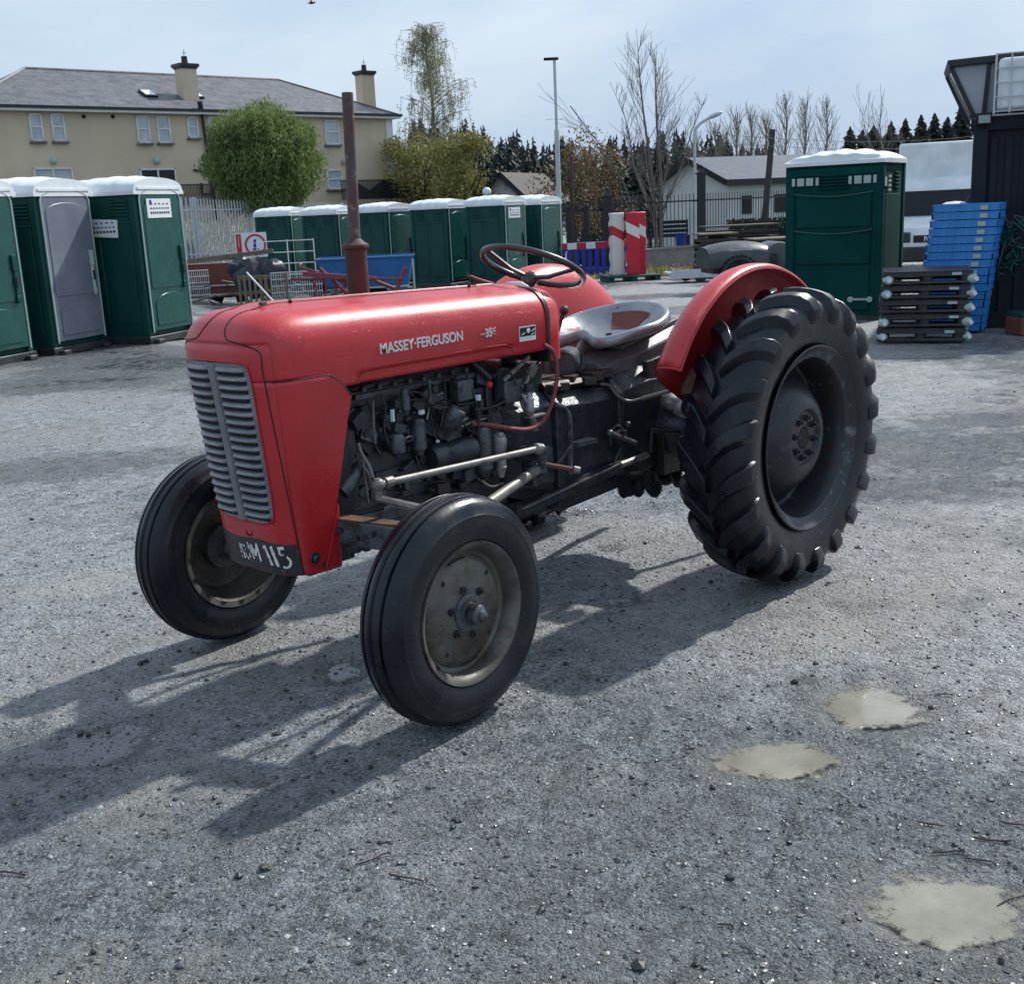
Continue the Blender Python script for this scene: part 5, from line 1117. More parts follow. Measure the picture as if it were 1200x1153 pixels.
for k in range(26): a=2*PI*k/26; mb.box((-.20+.41*math.cos(a),-.42,.38+.41*math.sin(a)),(.04,.24,.05),rot=Matrix.Rotation(-a,3,'Y'))
mb.build('tyre',M['rubber'],CV); mb=MB(); mb.lathe([(0,.15),(.08,.15),(.16,.145),(.17,.13)],(-.20,-.42,.38),(0,-1,0),20); mb.build('wheel_rim',M['galv'],CV)
mb=MB(); mb.box((-.05,0,.50),(1.4,.9,.14)); mb.box((.3,-.1,.25),(.5,.6,.5)); mb.build('chassis',M['blackmetal'],CV); mb=MB(); mb.box((-.15,-.46,.86),(.5,.02,.10)); mb.build('pale_plate',M['galv'],CV)
p,rz=place(868,23.5,.12); CV.location=p; CV.rotation_euler.z=rz; CV.scale=(.93,.93,.93)
TR=thing('flat_trailer',(0,0,0),0,'low grey flat trailer with a rusty red wire frame on it, beside the covered machine','trailer')
mb=MB(); mb.box((0,0,.22),(1.25,.9,.06)); mb.box((0,-.45,.22),(1.25,.03,.20)); mb.build('deck',M['galv'],TR); mb=MB()
for k in range(8): mb.cyl((-.55+.15*k,-.35,.35+.02*(k%3)),(-.40+.14*k,.4,.42),.010,n=5)
for k in range(4): mb.cyl((-.55,-.3+.2*k,.38),(.6,-.25+.2*k,.42),.010,n=5)
mb.build('wire_frame',M['hosered'],TR); mb=MB()

for s in(-1,1): mb=MB(); mb.lathe([(0,.06),(.12,.06),(.14,.03),(.14,-.03),(0,-.05)],(.1*s,-.38*s,.14),(0,1,0),16); mb.build('wheel',M['blackpl'],TR); TR.location,TR.rotation_euler.z=place(812,28.,.05)
# ---- junk behind the bonnet
def obj_(name,mb,m,px,D,al,lab,cat,bev=0,dz=0,**k):
    o=mb.build(name,M[m],None,bevel=bev,**k); l,r=place(px,D,al); l.z+=dz; o.location=l; o.rotation_euler.z=r; return tag(o,lab,cat)
BX=thing('blue_steel_box',(0,0,0),0,'open blue steel box container behind the tractor bonnet','skip')
mb=MB(); mb.loft([[V(-.85,-.55,.35),V(.95,-.55,.25),V(.95,.55,.25),V(-.85,.55,.35)],[V(-1.05,-.6,.95),V(1.1,-.6,.95),V(1.1,.6,.95),V(-1.05,.6,.95)]],cap=True); mb.build('body',M['bluesteel'],BX,bevel=.01)
mb=MB(); mb.tube([V(-1.07,-.62,.96),V(1.12,-.62,.96),V(1.12,.62,.96),V(-1.07,.62,.96),V(-1.07,-.62,.96)],.025,6); mb.build('rim',M['bluesteel'],BX); mb=MB(); mb.box((1.11,-.63,.55),(.04,.03,.7)); mb.box((.2,-.615,.32),(1.6,.02,.04)); mb.build('edge',M['trim'],BX)
p,rz=place(430,26.5,.05); BX.location=p; BX.rotation_euler.z=rz
BX.scale=(.98,1,1.0)
RT=thing('wooden_cart',(0,0,0),0,'old red-brown wooden cart body with boards across the top, in front of the palisade fence','cart')
mb=MB(); mb.box((0,0,.55),(2.0,1.0,.75)); mb.build('box',M['woodred'],RT,bevel=.02); mb=MB(); mb.beam((-1.05,-.5,.98),(1.25,-.45,1.15),.12,.10); mb.build('plank',M['wood'],RT); mb=MB(); mb.beam((-1.15,-.3,1.0),(.5,-.3,1.04),.3,.06); mb.build('board',M['woodred'],RT)
mb=MB(); mb.beam((-.9,-.54,.45),(.9,-.54,.45),.03,.03); mb.beam((-.9,-.54,.25),(.9,-.54,.25),.03,.03); mb.build('rail',M['galv'],RT); RT.location,RT.rotation_euler.z=place(262,27,.1)
mb=MB(); mb.sph((0,0,.35),(.52,.42,.42),12); mb.sph((.25,-.1,.45),(.40,.3,.30),10); mb.sph((-.3,.1,.55),(.30,.3,.22),10)
mb.v=[(v[0]+.05*math.sin(v[1]*17+v[2]*9),v[1]+.05*math.sin(v[0]*14),v[2]+.06*math.sin(v[0]*19+v[1]*13)) for v in mb.v]; obj_('tarpaulin_heap',mb,'tarp',303,25.6,.1,'dark blue tarpaulin heap on the pallets beside the wooden cart','tarpaulin',0,.30)
def wpallet(lab,px,D,al,up):
    t=thing('wooden_pallet',(0,0,0),0,lab,'pallet','wooden pallets standing among the scrap'); mb=MB()
    for k in range(6): mb.box((-.5+.2*k,0,.40),(.10,.02,.8))
    mb.build('slats',M['wood'],t); mb=MB()
    for z in(.06,.40,.74): mb.box((0,.06,z),(1.1,.09,.09))
    mb.build('bearers',M['wood'],t); t.location,t.rotation_euler.z=place(px,D,al); t.scale=(.55,1,.9); return t
wpallet('pale wooden pallet on edge, left of two under the tarpaulin heap',297,25,.1,1); wpallet('pale wooden pallet on edge, right of two under the tarpaulin heap',322,25,-.1,1)
mb=MB(); mb.cyl((-.38,0,.80),(.30,-.2,.02),.020,n=8); obj_('pale_pole',mb,'frame',313,24.5,0,'pale pole leaning down from the tarpaulin heap towards the bonnet','pole')
HG=thing('tube_gate',(0,0,0),0,'white tubular gate leaning in front of the leftmost far toilet','gate'); mb=MB()
for k in range(4): mb.cyl((-.72,0,.55+.28*k),(.72,0,.55+.28*k),.014,n=6)
for x in(-.72,.05,.72): mb.cyl((x,0,.4),(x,0,1.42),.015,n=6)
mb.build('tubes',M['frame'],HG); HG.location,HG.rotation_euler.z=place(338,30.,0)
mb=MB()
for k in range(6): mb.tube(cr([(-.5+.2*k,0,.0),(-.4+.2*k,.1,.4),(-.5+.22*k,-.1,.62)],4),.025,6)
mb.cyl((-.9,0,.62),(1.4,-.1,.52),.03,n=6); mb.cyl((-.7,.1,.85),(.5,0,.40),.035,n=6); mb.cyl((-.3,.1,.8),(.3,0,.2),.04,n=6); mb.box((.1,0,.62),(1.5,.12,.10),rz=0,rot=Matrix.Rotation(.12,3,'Y')); mb.cyl((1.2,0,.2),(1.45,0,.75),.05,n=6); mb.cyl((.8,0,.5),(1.25,0,.3),.04)
obj_('farm_implement',mb,'hosered',394,24.,.1,'tangle of red-painted farm implement tines in front of the blue steel box','farm implement',dz=.02)
mb=MB(); rj=random.Random(31)
for k in range(34):
    a=V(rj.uniform(-1.9,2.6),rj.uniform(-.5,.4),rj.uniform(.05,.6)); b_=a+V(rj.uniform(-.7,.7),rj.uniform(-.3,.3),rj.uniform(-.3,.35)); mb.cyl(a,b_,rj.uniform(.015,.04),n=6)
for k in range(9):
    a=V(rj.uniform(-1.9,2.4),rj.uniform(-.3,.4),rj.uniform(.1,.4)); mb.box(a,(rj.uniform(.2,.5),.06,rj.uniform(.1,.3)),rot=Euler((rj.uniform(-.4,.4),rj.uniform(-.5,.5),rj.uniform(-1,1))).to_matrix())
o=mb.build('scrap_metal',M['rust']); l,r=place(340,26.8,0); o.location=l; o.rotation_euler.z=r; tag(o,'heap of rusty scrap bars and plates behind the tractor nose','scrap',kind='stuff')
mb=MB()
for k in range(16):
    a=V(rj.uniform(-1.7,1.5),rj.uniform(-.5,.4),rj.uniform(.05,.7)); b_=a+V(rj.uniform(-.8,.8),rj.uniform(-.3,.3),rj.uniform(-.3,.35)); mb.cyl(a,b_,rj.uniform(.015,.03),n=6)
o=mb.build('timber_offcuts',M['wood']); l,r=place(300,26.,0); o.location=l; o.rotation_euler.z=r; tag(o,'loose timber offcuts lying around the cart and pallets','offcuts',kind='stuff')
MS=thing('mesh_panels',(0,0,0),0,'galvanised wire mesh panels standing between the pallets and the red implement','mesh panel'); mb=MB()
for k in range(22): mb.cyl((-.55+.05*k,0,.0),(-.55+.05*k,0,.75),.006,n=4)
for k in range(6): mb.cyl((-.56,0,.05+.14*k),(.52,0,.05+.14*k),.012,n=5)
mb.build('mesh',M['galv'],MS); MS.location,MS.rotation_euler.z=place(350,25,.1)
MS2=copy_tree(MS); MS2.location,MS2.rotation_euler.z=place(222,26,.4); tag(MS2,'galvanised wire mesh panels left of the wooden cart, behind the toilets'); MS2.scale=(.9,1,.95)
# sign with red ring
SG=thing('warning_sign',(0,0,0),0,'small white sign with a red ring and red strip on the palisade fence','sign')
mb=MB(); mb.box((0,0,0),(.86,.02,.66)); mb.build('board',M['white'],SG); mb=MB(); mb.lathe([(.24,-.006),(.24,.006),(.29,.006),(.29,-.006),(.24,-.006)],(.12,-.018,0),(0,-1,0),36); mb.build('ring',M['redpl'],SG)
mb=MB(); mb.box((-.33,-.014,0),(.14,.008,.60)); mb.build('strip',M['redpl'],SG); mb=MB(); mb.box((-.33,-.02,.1),(.012,.006,.3)); mb.build('strip_line',M['white'],SG); mb=MB()
mb.lathe([(.0,.004),(.045,.004),(.05,0)],(.12,-.014,.10),(0,-1,0),12); mb.box((.12,-.016,-.02),(.11,.006,.12)); mb.box((.12,-.016,-.12),(.17,.006,.05)); mb.build('pictogram',M['blued'],SG)
p,rz=place(298,32.5,0); SG.location=p+V(0,0,1.31); SG.rotation_euler.z=rz
mb=MB(); mb.cyl((0,0,0),(0,0,1.6),.03,n=8); o=mb.build('sign_post',M['galv'],SG); o.location=(0,.04,-1.35)
# ---- palisade fence
def palisade(px0,D0,px1,D1,lab,n=None):
    a=gp(px0,D0);b=gp(px1,D1); t=thing('palisade_fence',a,0,lab,'fence'); db=b-a; L=db.length; n=int(L/.157); u=Vector((db.x,db.y,0)).normalized(); v=Vector((-u.y,u.x,0)); mb=MB(); H=2.35
    for k in range(n+1):
        q=a+db*(k/n); z0=float(terr(q.x,q.y))+.06; o=Vector((q.x-a.x,q.y-a.y,z0-a.z))
        for s,hw in((1,.034),):
            P=[o+u*-.034+v*0,o+u*-.012+v*-.02,o+u*.012+v*-.02,o+u*.034+v*0]
            vs=P+[p_+V(0,0,H-.09) for p_ in P]+[o+u*-.03+V(0,0,H-.0)+v*.01,o+V(0,0,H-.02)+v*-.015,o+u*.03+V(0,0,H)+v*.01]
            mb.add(vs,[(0,1,5,4),(1,2,6,5),(2,3,7,6),(4,5,8),(5,6,9),(6,7,10)])
    mb.build('pales',M['galv'],t,recalc=False,smooth=0)
    for z in(.35,1.95): mb=MB(); mb.beam((0,0,z),(db.x,db.y,db.z+z),.05,.05); mb.build('rail',M['galv'],t)
    m_=int(L/2.75)
    for k in range(m_+1):
        q=a+db*(k/m_); z0=float(terr(q.x,q.y))-a.z; mb=MB(); mb.box((q.x-a.x+v.x*.07,q.y-a.y+v.y*.07,z0+1.2),(.10,.06,2.4),rz=math.atan2(u.y,u.x)); mb.build('post',M['galv'],t)
    return t
palisade(-70,43,236,43.5,'grey steel palisade fence running from behind the left toilets'); palisade(236,43.5,660,68,'grey steel palisade fence receding behind the far row of toilets')
# ================================================================ BUILDINGS
def q3(px,py,D): q=at(px,py,D); return Vector(q)
A3=q3(-38,127,48.9); B3=q3(457.5,131,63.2); A2=Vector((A3.x,A3.y,0)); B2=Vector((B3.x,B3.y,0)); hu=(B2-A2).normalized(); hn=Vector((-hu.y,hu.x,0))
if hn.dot(Vector((fH[0],fH[1],0)))<0: hn=-hn
HL=(B2-A2).length; HZ=1.15; EZ=6.56-HZ; HDp=8.2
HO=thing('apartment_house',(A2.x,A2.y,HZ),math.atan2(hu.y,hu.x),'two-storey beige rendered house with hipped slate roof and two chimneys, behind the fence','house')
def wl(px,py):   # pixel -> position along the front wall, height
    d=cF+cR*(px-600)/FPX+cU*(576.5-py)/FPX; P0=np.array([A2.x,A2.y,0]); nv=np.array([hn.x,hn.y,0]); t=((P0-CAM)@nv)/(d@nv); q=CAM+d*t
    return float((Vector(q)-A2).dot(hu)),float(q[2]-HZ)
mb=MB(); mb.box((HL/2,HDp/2,EZ/2-.3),(HL,HDp,EZ+.6)); mb.build('wall',M['render'],HO)
ov=.38; rz_=2.05
mb=MB(); e=[V(-ov,-ov,EZ-.02),V(HL+ov,-ov,EZ-.02),V(HL+ov,HDp+ov,EZ-.02),V(-ov,HDp+ov,EZ-.02)]; r0=V(HDp/2,HDp/2,EZ+rz_); r1=V(HL-HDp/2,HDp/2,EZ+rz_)
mb.add(e+[r0,r1],[(0,1,5,4),(1,2,5),(2,3,4,5),(3,0,4),(3,2,1,0)])
RF=mb.build('roof',M['slate'],HO,smooth=0)
mb=MB(); mb.beam((-ov,-ov-.05,EZ-.02),(HL+ov,-ov-.05,EZ-.02),.12,.12); mb.beam((HL+ov+.05,-ov,EZ-.02),(HL+ov+.05,HDp,EZ-.02),.12,.12); mb.build('gutter',M['blackmetal'],HO)
mb=MB(); mb.box((HL/2,-ov+.1,EZ-.12),(HL+2*ov-.1,.30,.12)); mb.box((HL+.16,HDp/2,EZ-.12),(.3,HDp,.12)); mb.build('soffit',M['frame'],HO)
mb=MB(); mb.tube([r0,r1],.07,6); mb.tube([e[1],r1],.06,6); mb.tube([e[0],r0],.06,6); mb.build('ridge_tiles',M['slate'],RF)
def chim(px0,px1,pyb,pyt,back):
    s0,_=wl((px0+px1)/2,pyb); 
    # centre on roof at 'back' metres behind the wall
    c=gp((px0+px1)/2,1); D=50
    d=cF+cR*((px0+px1)/2-600)/FPX+cU*(576.5-pyt)/FPX; P0=np.array([A2.x,A2.y,0])+np.array([hn.x,hn.y,0])*back; nv=np.array([hn.x,hn.y,0]); t=((P0-CAM)@nv)/(d@nv); q=Vector(CAM+d*t)
    s=(q-A2).dot(hu); top=q.z-HZ; w=(px1-px0)/FPX*t*.85*1.0
    mb=MB(); mb.box((s,back+.3,(top+EZ)/2),(w,.65,top-EZ)); ch=mb.build('chimney',M['render'],HO)
    mb=MB(); mb.box((s,back+.3,top+.05),(w+.22,.87,.14)); mb.box((s,back+.3,top-.06),(w+.10,.75,.08)); mb.build('chimney_cap',M['blackmetal'],ch)
    mb=MB(); mb.lathe([(.16,0),(.13,.32),(.15,.36),(.1,.36),(0,.3)],(s,back+.3,top+.1),(0,0,1),12); mb.cyl((s,back+.3,top+.3),(s+.02,back+.3,top+.75),.015,n=5); mb.beam((s-.1,back+.3,top+.6),(s+.12,back+.3,top+.62),.02,.02); mb.build('chimney_pot',M['blackpl'],ch)
chim(209,232,115,78,.9); chim(420,441,128,86,5.2)
def win(px0,px1,py0,py1,door=False,dk=False):
    s0,z1=wl(px0,py0); s1,z0=wl(px1,py1); z0b=z0; w=s1-s0; h=z1-z0; cx=(s0+s1)/2; cz=(z0+z1)/2
    mb=MB(); t=.07
    mb.box((cx,-.02,z1-t/2),(w,.09,t)); mb.box((cx,-.02,z0+t/2),(w,.09,t)); mb.box((s0+t/2,-.02,cz),(t,.09,h)); mb.box((s1-t/2,-.02,cz),(t,.09,h))
    if door: mb.box((cx,-.02,cz),(t,.07,h))
    else: mb.box((cx,-.02,cz+.02*h),(w,.07,.06))
    f=mb.build('window',M['frame'],HO); mb=MB(); mb.box((cx,.005,cz),(w-.02,.02,h-.02)); mb.build('pane',M['panedk' if dk else 'pane'],f)
    if not door: mb=MB(); mb.box((cx,-.07,z0-.05),(w+.14,.2,.08)); mb.build('sill',M['slate'],f)
for a in ((32,52,133,166),(58,78,133,166),(158,177,136,168),(182,201,136,168),(218,233,137,162),(242,256,137,162),(379,398,141,170),(382,402,199,222)): win(*a)
win(38,88,197,226,True); win(163,209,198,233,True,True); 
mb=MB()
for px in(98,132): s,z=wl(px,137); mb.cyl((s,-.03,z),(s,.02,z),.09,n=10)
mb.build('vent',M['black'],HO)
mb=MB()
for px,py in((62,189),(183,189),(402,190)): s,z=wl(px,py); mb.sph((s,-.1,z),(.13,.12,.15),8)
mb.build('wall_lamp',M['trim'],HO)
s,z=wl(234,122); mb=MB(); mb.cyl((s,-.12,EZ-.2),(s+.25,-.12,.2),.075,n=8); mb.tube([(s-.7,-.08,EZ-2.6),(s+.1,-.08,EZ-2.75)],.05,6); mb.tube([(s-.4,-.1,EZ-3.2),(s-.4,-.1,EZ-3.7),(s+.1,-.1,EZ-3.7),(s+.1,-.1,EZ-3.2)],.06,6); mb.cyl((s-.1,-.2,EZ+.4),(s,-.12,EZ-.2),.12,n=8); mb.build('drainpipe',M['blackmetal'],HO)
mb=MB(); mb.box((HL-.18,-.03,EZ/2-.1),(.42,.06,EZ)); mb.build('corner_quoin',M['frame'],HO)
for px in(190,245):
    s,_=wl(px,110); bk=1.35; z=EZ+rz_*(bk+ov)/(HDp/2+ov)+.05; sl=math.atan2(rz_,HDp/2+ov); mb=MB(); mb.box((s,bk,z),(.62,.75,.09),rot=Matrix.Rotation(sl,3,'X')); f=mb.build('roof_window',M['blackmetal'],RF); mb=MB(); mb.box((s,bk-.02,z+.045),(.5,.6,.03),rot=Matrix.Rotation(sl,3,'X')); mb.build('pane',M['white'],f)
RL_=thing('balcony_railing',(A2.x,A2.y,HZ),math.atan2(hu.y,hu.x),'dark railing with black triangular panel before the house, right of the round willow','railing')
mb=MB(); sa,za=wl(378,214); sb,zb_=wl(462,214); Yr=-1.6
for k in range(60): x=sa+(sb-sa)*k/59; mb.box((x,Yr,za-.45),(.03,.03,.95))
mb.beam((sa,Yr,za),(sb,Yr,za),.05,.05); mb.build('bars',M['blackmetal'],RL_); mb=MB(); s0,_=wl(393,214); s1,_=wl(458,214)
mb.prism([(s0,za-.9),(s1,za-.9),(s1,za+.05),(s0+(s1-s0)*.8,za-.35),(s0+(s1-s0)*.5,za-.0),(s0+(s1-s0)*.25,za-.5),(s0,za+.0)],(0,Yr-.08,0),(1,0,0),(0,0,1),(0,.03,0)); mb.build('panel',M['blackmetal'],RL_)
s0,z0=wl(160,226); s1,z1=wl(236,226)
RL2=thing('balcony_railing',(A2.x,A2.y,HZ),math.atan2(hu.y,hu.x),'thin dark railing in front of the sliding door, left of the round willow','railing'); mb=MB()
for k in range(46): x=s0+.4+(s1-s0)*k/45; mb.box((x,-1.2,z0-.2),(.03,.03,.9))
mb.beam((s0+.4,-1.2,z0+.25),(s1+.4,-1.2,z0+.25),.05,.05); mb.build('bars',M['blackmetal'],RL2)
def cottage(lab,px,D,al,w,L,h,rise,roofm,wins,name='cottage',gx=0):
    t=thing(name,(0,0,0),0,lab,'cottage'); # long front wall along +x from corner (0,0); gable at x=0
    mb=MB(); mb.box((L/2,w/2,h/2-.5),(L,w,h+1)); mb.loft([[V(0,0,h),V(0,w,h),V(0,w/2,h+rise)],[V(L,0,h),V(L,w,h),V(L,w/2,h+rise)]]); mb.build('wall',M['wwhite'],t)
    mb=MB(); o_=.35; 
    for s in(0,1):
        y0,y1=(-o_,w/2) if s==0 else (w+o_,w/2); z0=h-o_*rise/(w/2)
        mb.add([V(-o_,y0,z0+.03),V(L+o_,y0,z0+.03),V(L+o_,y1,h+rise+.03),V(-o_,y1,h+rise+.03),V(-o_,y0,z0+.15),V(L+o_,y0,z0+.15),V(L+o_,y1,h+rise+.15),V(-o_,y1,h+rise+.15)],[(0,1,2,3),(7,6,5,4),(0,4,5,1),(1,5,6,2),(2,6,7,3),(3,7,4,0)])
    mb.build('roof',M[roofm],t,smooth=0)
    mb=MB(); z0=h-o_*rise/(w/2)
    mb.beam((-o_-.02,-o_,z0+.08),(-o_-.02,w/2,h+rise+.08),.05,.26,up=(0,0,1)); mb.beam((-o_-.02,w+o_,z0+.08),(-o_-.02,w/2,h+rise+.08),.05,.26); mb.beam((-o_,-o_-.03,z0+.05),(L+o_,-o_-.03,z0+.05),.06,.26); mb.build('barge_board',M['blackmetal'],t)
    for (x,z,ww,hh_) in wins:
        mb=MB(); mb.box((x,-.02,z),(ww,.07,hh_)); f=mb.build('window',M['blackmetal'],t); mb=MB(); mb.box((x,-.06,z),(ww-.14,.02,hh_-.14)); mb.build('pane',M['panedk'],f)
    t.location,t.rotation_euler.z=place(px,D,al); return t
COT=cottage('white cottage with pale grey roof and black trim behind the railings','854',0,0,0,0,0,0,'greyroof',()) if 0 else cottage('white cottage with pale grey roof and black trim behind the railings',853,50,R_(24),5.4,9.5,2.75,.95,'greyroof',((.95,1.75,.5,.75),(2.7,1.75,.6,.75),(4.5,1.7,.6,.8)))
C2=cottage('small white gabled cottage with dark roof, beyond the far toilets',622,60,R_(68),2.9,6,2.35,1.35,'wooddk',(),'white_cottage')
mb=MB(); mb.sph((0,0,2.75),.19,12); GL=thing('globe_lamp',gp(573.5,50),FACE,'white globe lamp on a short post beside the small gabled cottage','lamp'); mb.build('globe',M['white'],GL); mb=MB(); mb.cyl((0,0,0),(0,0,2.6),.05,n=8); mb.build('post',M['blackmetal'],GL); GL.location.z+=float(q3(573.5,225,50).z-2.75-GL.location.z)
mb=MB(); mb.cyl((0,0,-1.5),(0,0,.05),.05,n=8); mb.build('post_foot',M['blackmetal'],GL)
# ---- lamp posts, pole
L1=thing('street_lamp',gp(657,45),FACE,'tall slim grey street lamp with flat head, between the bare tree and the birch','street lamp')
zt=float(q3(656,70,45).z-L1.location.z); mb=MB(); mb.cyl((0,0,0),(0,0,zt*.66),.095,n=10); mb.cyl((0,0,zt*.66),(0,0,zt),.055,n=10); mb.build('pole',M['galv'],L1); mb=MB(); mb.box((-.12,0,zt+.03),(.55,.2,.09)); mb.build('lamp_head',M['navy'],L1,bevel=.03)
L2=thing('street_lamp',gp(815,42),FACE,'street lamp with curved arm in front of the white cottage gable','street lamp')
zt=float(q3(816,160,42).z-L2.location.z); mb=MB(); mb.tube([V(0,0,0),V(0,0,zt*.6)]+cr([(0,0,zt*.6),(0,0,zt),(.12,0,zt+.35),(.42,0,zt+.55),(.55,0,zt+.6)],5),.052,8); mb.build('pole',M['galv'],L2); mb=MB(); mb.sph((0,0,0),(.27,.12,.085),10); hd=mb.build('lamp_head',M['galv'],L2); hd.location=(.72,0,zt+.68); hd.rotation_euler.y=-.35
UP=thing('utility_pole',gp(893,46),FACE,'dark leaning wooden utility pole left of the large green toilet','pole'); zt=float(q3(903,152,46).z-UP.location.z); mb=MB(); mb.cyl((0,0,0),(.38,0,zt),.14,.11,n=10); mb.build('shaft',M['wooddk'],UP)
mb=MB(); 
for dz in(0,.28): mb.tube([V(.36+ (14*t-2),6*t-2,zt-.25-dz-.6*math.sin(PI*t)*.6) for t in [k/14 for k in range(15)]],.008,4)
mb.build('wire',M['black'],UP)
P3=thing('thin_post',gp(673,39.5),FACE,'thin dark post rising behind the slim gate posts','post'); mb=MB(); zt=float(q3(673,184,39.5).z-P3.location.z); mb.cyl((0,0,0),(0,0,zt),.045,n=8); mb.build('shaft',M['wooddk'],P3); mb=MB(); mb.sph((0,0,zt),.05,6); mb.build('post_top',M['blackmetal'],P3)
# ================================================================ TREES
def leafcloud(name,pts,size,mt,parent,elong=1.5,up=.0,seed=1):
    r=np.random.default_rng(seed); n=len(pts); a=r.normal(size=(n,3)); a[:,2]+=up*2; a/=np.linalg.norm(a,axis=1)[:,None]; b=r.normal(size=(n,3)); b-=a*(a*b).sum(1)[:,None]; b/=np.linalg.norm(b,axis=1)[:,None]
    s=size*(.6+.8*r.random(n))[:,None]; c=np.asarray(pts)
    V_=np.stack([c-a*s*elong*.5,c+b*s*.42,c+a*s*elong*.5,c-b*s*.42],1).reshape(-1,3); F_=np.arange(4*n).reshape(-1,4)
    me=bpy.data.meshes.new(name); me.from_pydata(V_.tolist(),[],F_.tolist()); me.materials.append(M[mt]); o=bpy.data.objects.new(name,me); COL.objects.link(o); o.parent=parent; return o
def grow(mb,p,d,L,r,lv,rn,spread=.6,nb=4,up=.12,droop=0,ends=None,minr=.006,mode=0):
    pts=[p];q=p.copy();dd=d.copy(); n=4
    for k in range(n):
        dd=(dd+Vector((rn.uniform(-1,1),rn.uniform(-1,1),rn.uniform(-1,1)))*.13+V(0,0,up-droop*(1 if lv<=1 else 0))).normalized(); q=q+dd*(L/n); pts.append(q.copy())
    rs_=[max(minr,r*(1-.62*k/n)) for k in range(n+1)]; mb.tube(pts,rs_,5 if r>.03 else 3,cap=False)
    if lv==0:
        if ends is not None: ends+=pts[1:]
        return
    if lv==1 and ends is not None: ends+=pts[2:]
    for i in range(nb):
        t=(.25+.75*(i+rn.random()*.6)/nb) if mode==0 else (.1+.9*(i+rn.random()*.6)/nb); f=min(n-1,int(t*n)); pp=pts[f].lerp(pts[f+1],min(1,t*n-f))
        ax=Vector((rn.uniform(-1,1),rn.uniform(-1,1),rn.uniform(-.3,.3))); side=(dd.cross(ax)).normalized(); nd=(dd*math.cos(spread)+side*math.sin(spread)).normalized()
        grow(mb,pp,nd,L*rn.uniform(.48,.72),max(minr,r*.45*rn.uniform(.7,1.1)),lv-1,rn,spread*rn.uniform(.85,1.15),nb,up,droop,ends,minr,mode)
def tree_thing(name,px,D,lab,group=None): return thing(name,gp(px,D),0,lab,'tree',group)
# round willow bush behind the fence
BU=tree_thing('round_willow',307,47,'round ball-shaped bright green willow between the fence and the beige house')
c=q3(307,181,47)-BU.location; n=52000; r=RNG.normal(size=(n,3)); r/=np.linalg.norm(r,axis=1)[:,None]; an=np.arctan2(r[:,1],r[:,0]); lump=1+.07*np.sin(r[:,0]*6+2)*np.cos(r[:,1]*5)+.06*np.sin(r[:,2]*9+r[:,0]*4)+.05*np.sin(an*11+r[:,2]*3)*np.sin(r[:,2]*5)+.04*np.sin(an*23)
rad=(.35+.65*RNG.random(n)**.55)*lump; P=r*rad[:,None]*np.array([2.12,2.12,1.72]); P[:,2]*=np.where(r[:,2]<0,1.5,1.); P[:,:2]*=np.where(r[:,2]<0,1.06,1.)[:,None]; P[:,2]+=np.where(r[:,2]>.1,.28*RNG.random(n)**5,0); P[:,:2]*=(1+.10*RNG.random(n)**6)[:,None]; P+=np.array(c)
leafcloud('leaves',P,.062,'leaf',BU,2.6,1.0); mb=MB(); rn=random.Random(5)
mb.cyl((0,0,0),(0,0,c.z-.8),.16,.11,n=8)
for k in range(260):
    v=Vector(r[k])*1.0; v.z=abs(v.z)*.9+.1 if rn.random()<.7 else v.z; mb.tube([V(0,0,c.z-1.0)+v*.2,V(*c)+Vector((v.x*1.2,v.y*1.2,v.z*1.1-.2)),V(*c)+Vector((v.x*2.1,v.y*2.1,v.z*1.65))],[.03,.018,.008],3)
mb.build('trunk',M['bark'],BU)
# birch
BI=tree_thing('birch',514,66,'tall airy birch with drooping pale twigs rising above the olive willow')
H=float(q3(514,31,66).z-BI.location.z); mb=MB(); rn=random.Random(8); ends=[]; tr=cr([(0,0,0),(.1,0,H*.3),(-.05,.1,H*.6),(.1,0,H*.85),(.0,0,H)],5); mb.tube(tr,[.17*(1-.93*k/(len(tr)-1)) for k in range(len(tr))],7)
tw=MB()
for k in range(76):
    t=.30+.68*(k/75); f=t*(len(tr)-1); i=int(f); p=tr[i].lerp(tr[min(i+1,len(tr)-1)],f-i); a=rn.uniform(0,2*PI); L=(2.75*math.sin(PI*min(1,(1.06-t)/.76*.62+.06)) )*rn.uniform(.6,1.)
    L*= 1 if t<.8 else .8
    q=p; d=V(math.cos(a)*.75,math.sin(a)*.75,.85).normalized(); pts=[p]
    for j in range(5): d=(d+V(rn.uniform(-.15,.15),rn.uniform(-.15,.15),-.13)).normalized(); q=q+d*L/5; pts.append(q)
    mb.tube(pts,[.035*(1-t*.5)*(1-.8*j/5) for j in range(6)],4,cap=False)
    for j in range(9 if t<.75 else 5):
        s=pts[rn.randint(1,5)].lerp(pts[rn.randint(2,5)],rn.random()); b=rn.uniform(0,2*PI); w=rn.uniform(.15,.4); ln=rn.uniform(.4,1.25)
        e_=[s,s+V(math.cos(b)*w,math.sin(b)*w,.02),s+V(math.cos(b)*w*1.4,math.sin(b)*w*1.4,-ln*.5),s+V(math.cos(b)*w*1.5,math.sin(b)*w*1.5,-ln)]
        tw.tube(e_,[.012,.010,.008,.006],3,cap=False)
        for m_ in range(5): x=e_[1].lerp(e_[3],rn.random()); ends.append(x+V(rn.uniform(-.08,.08),rn.uniform(-.08,.08),rn.uniform(-.08,.08)))
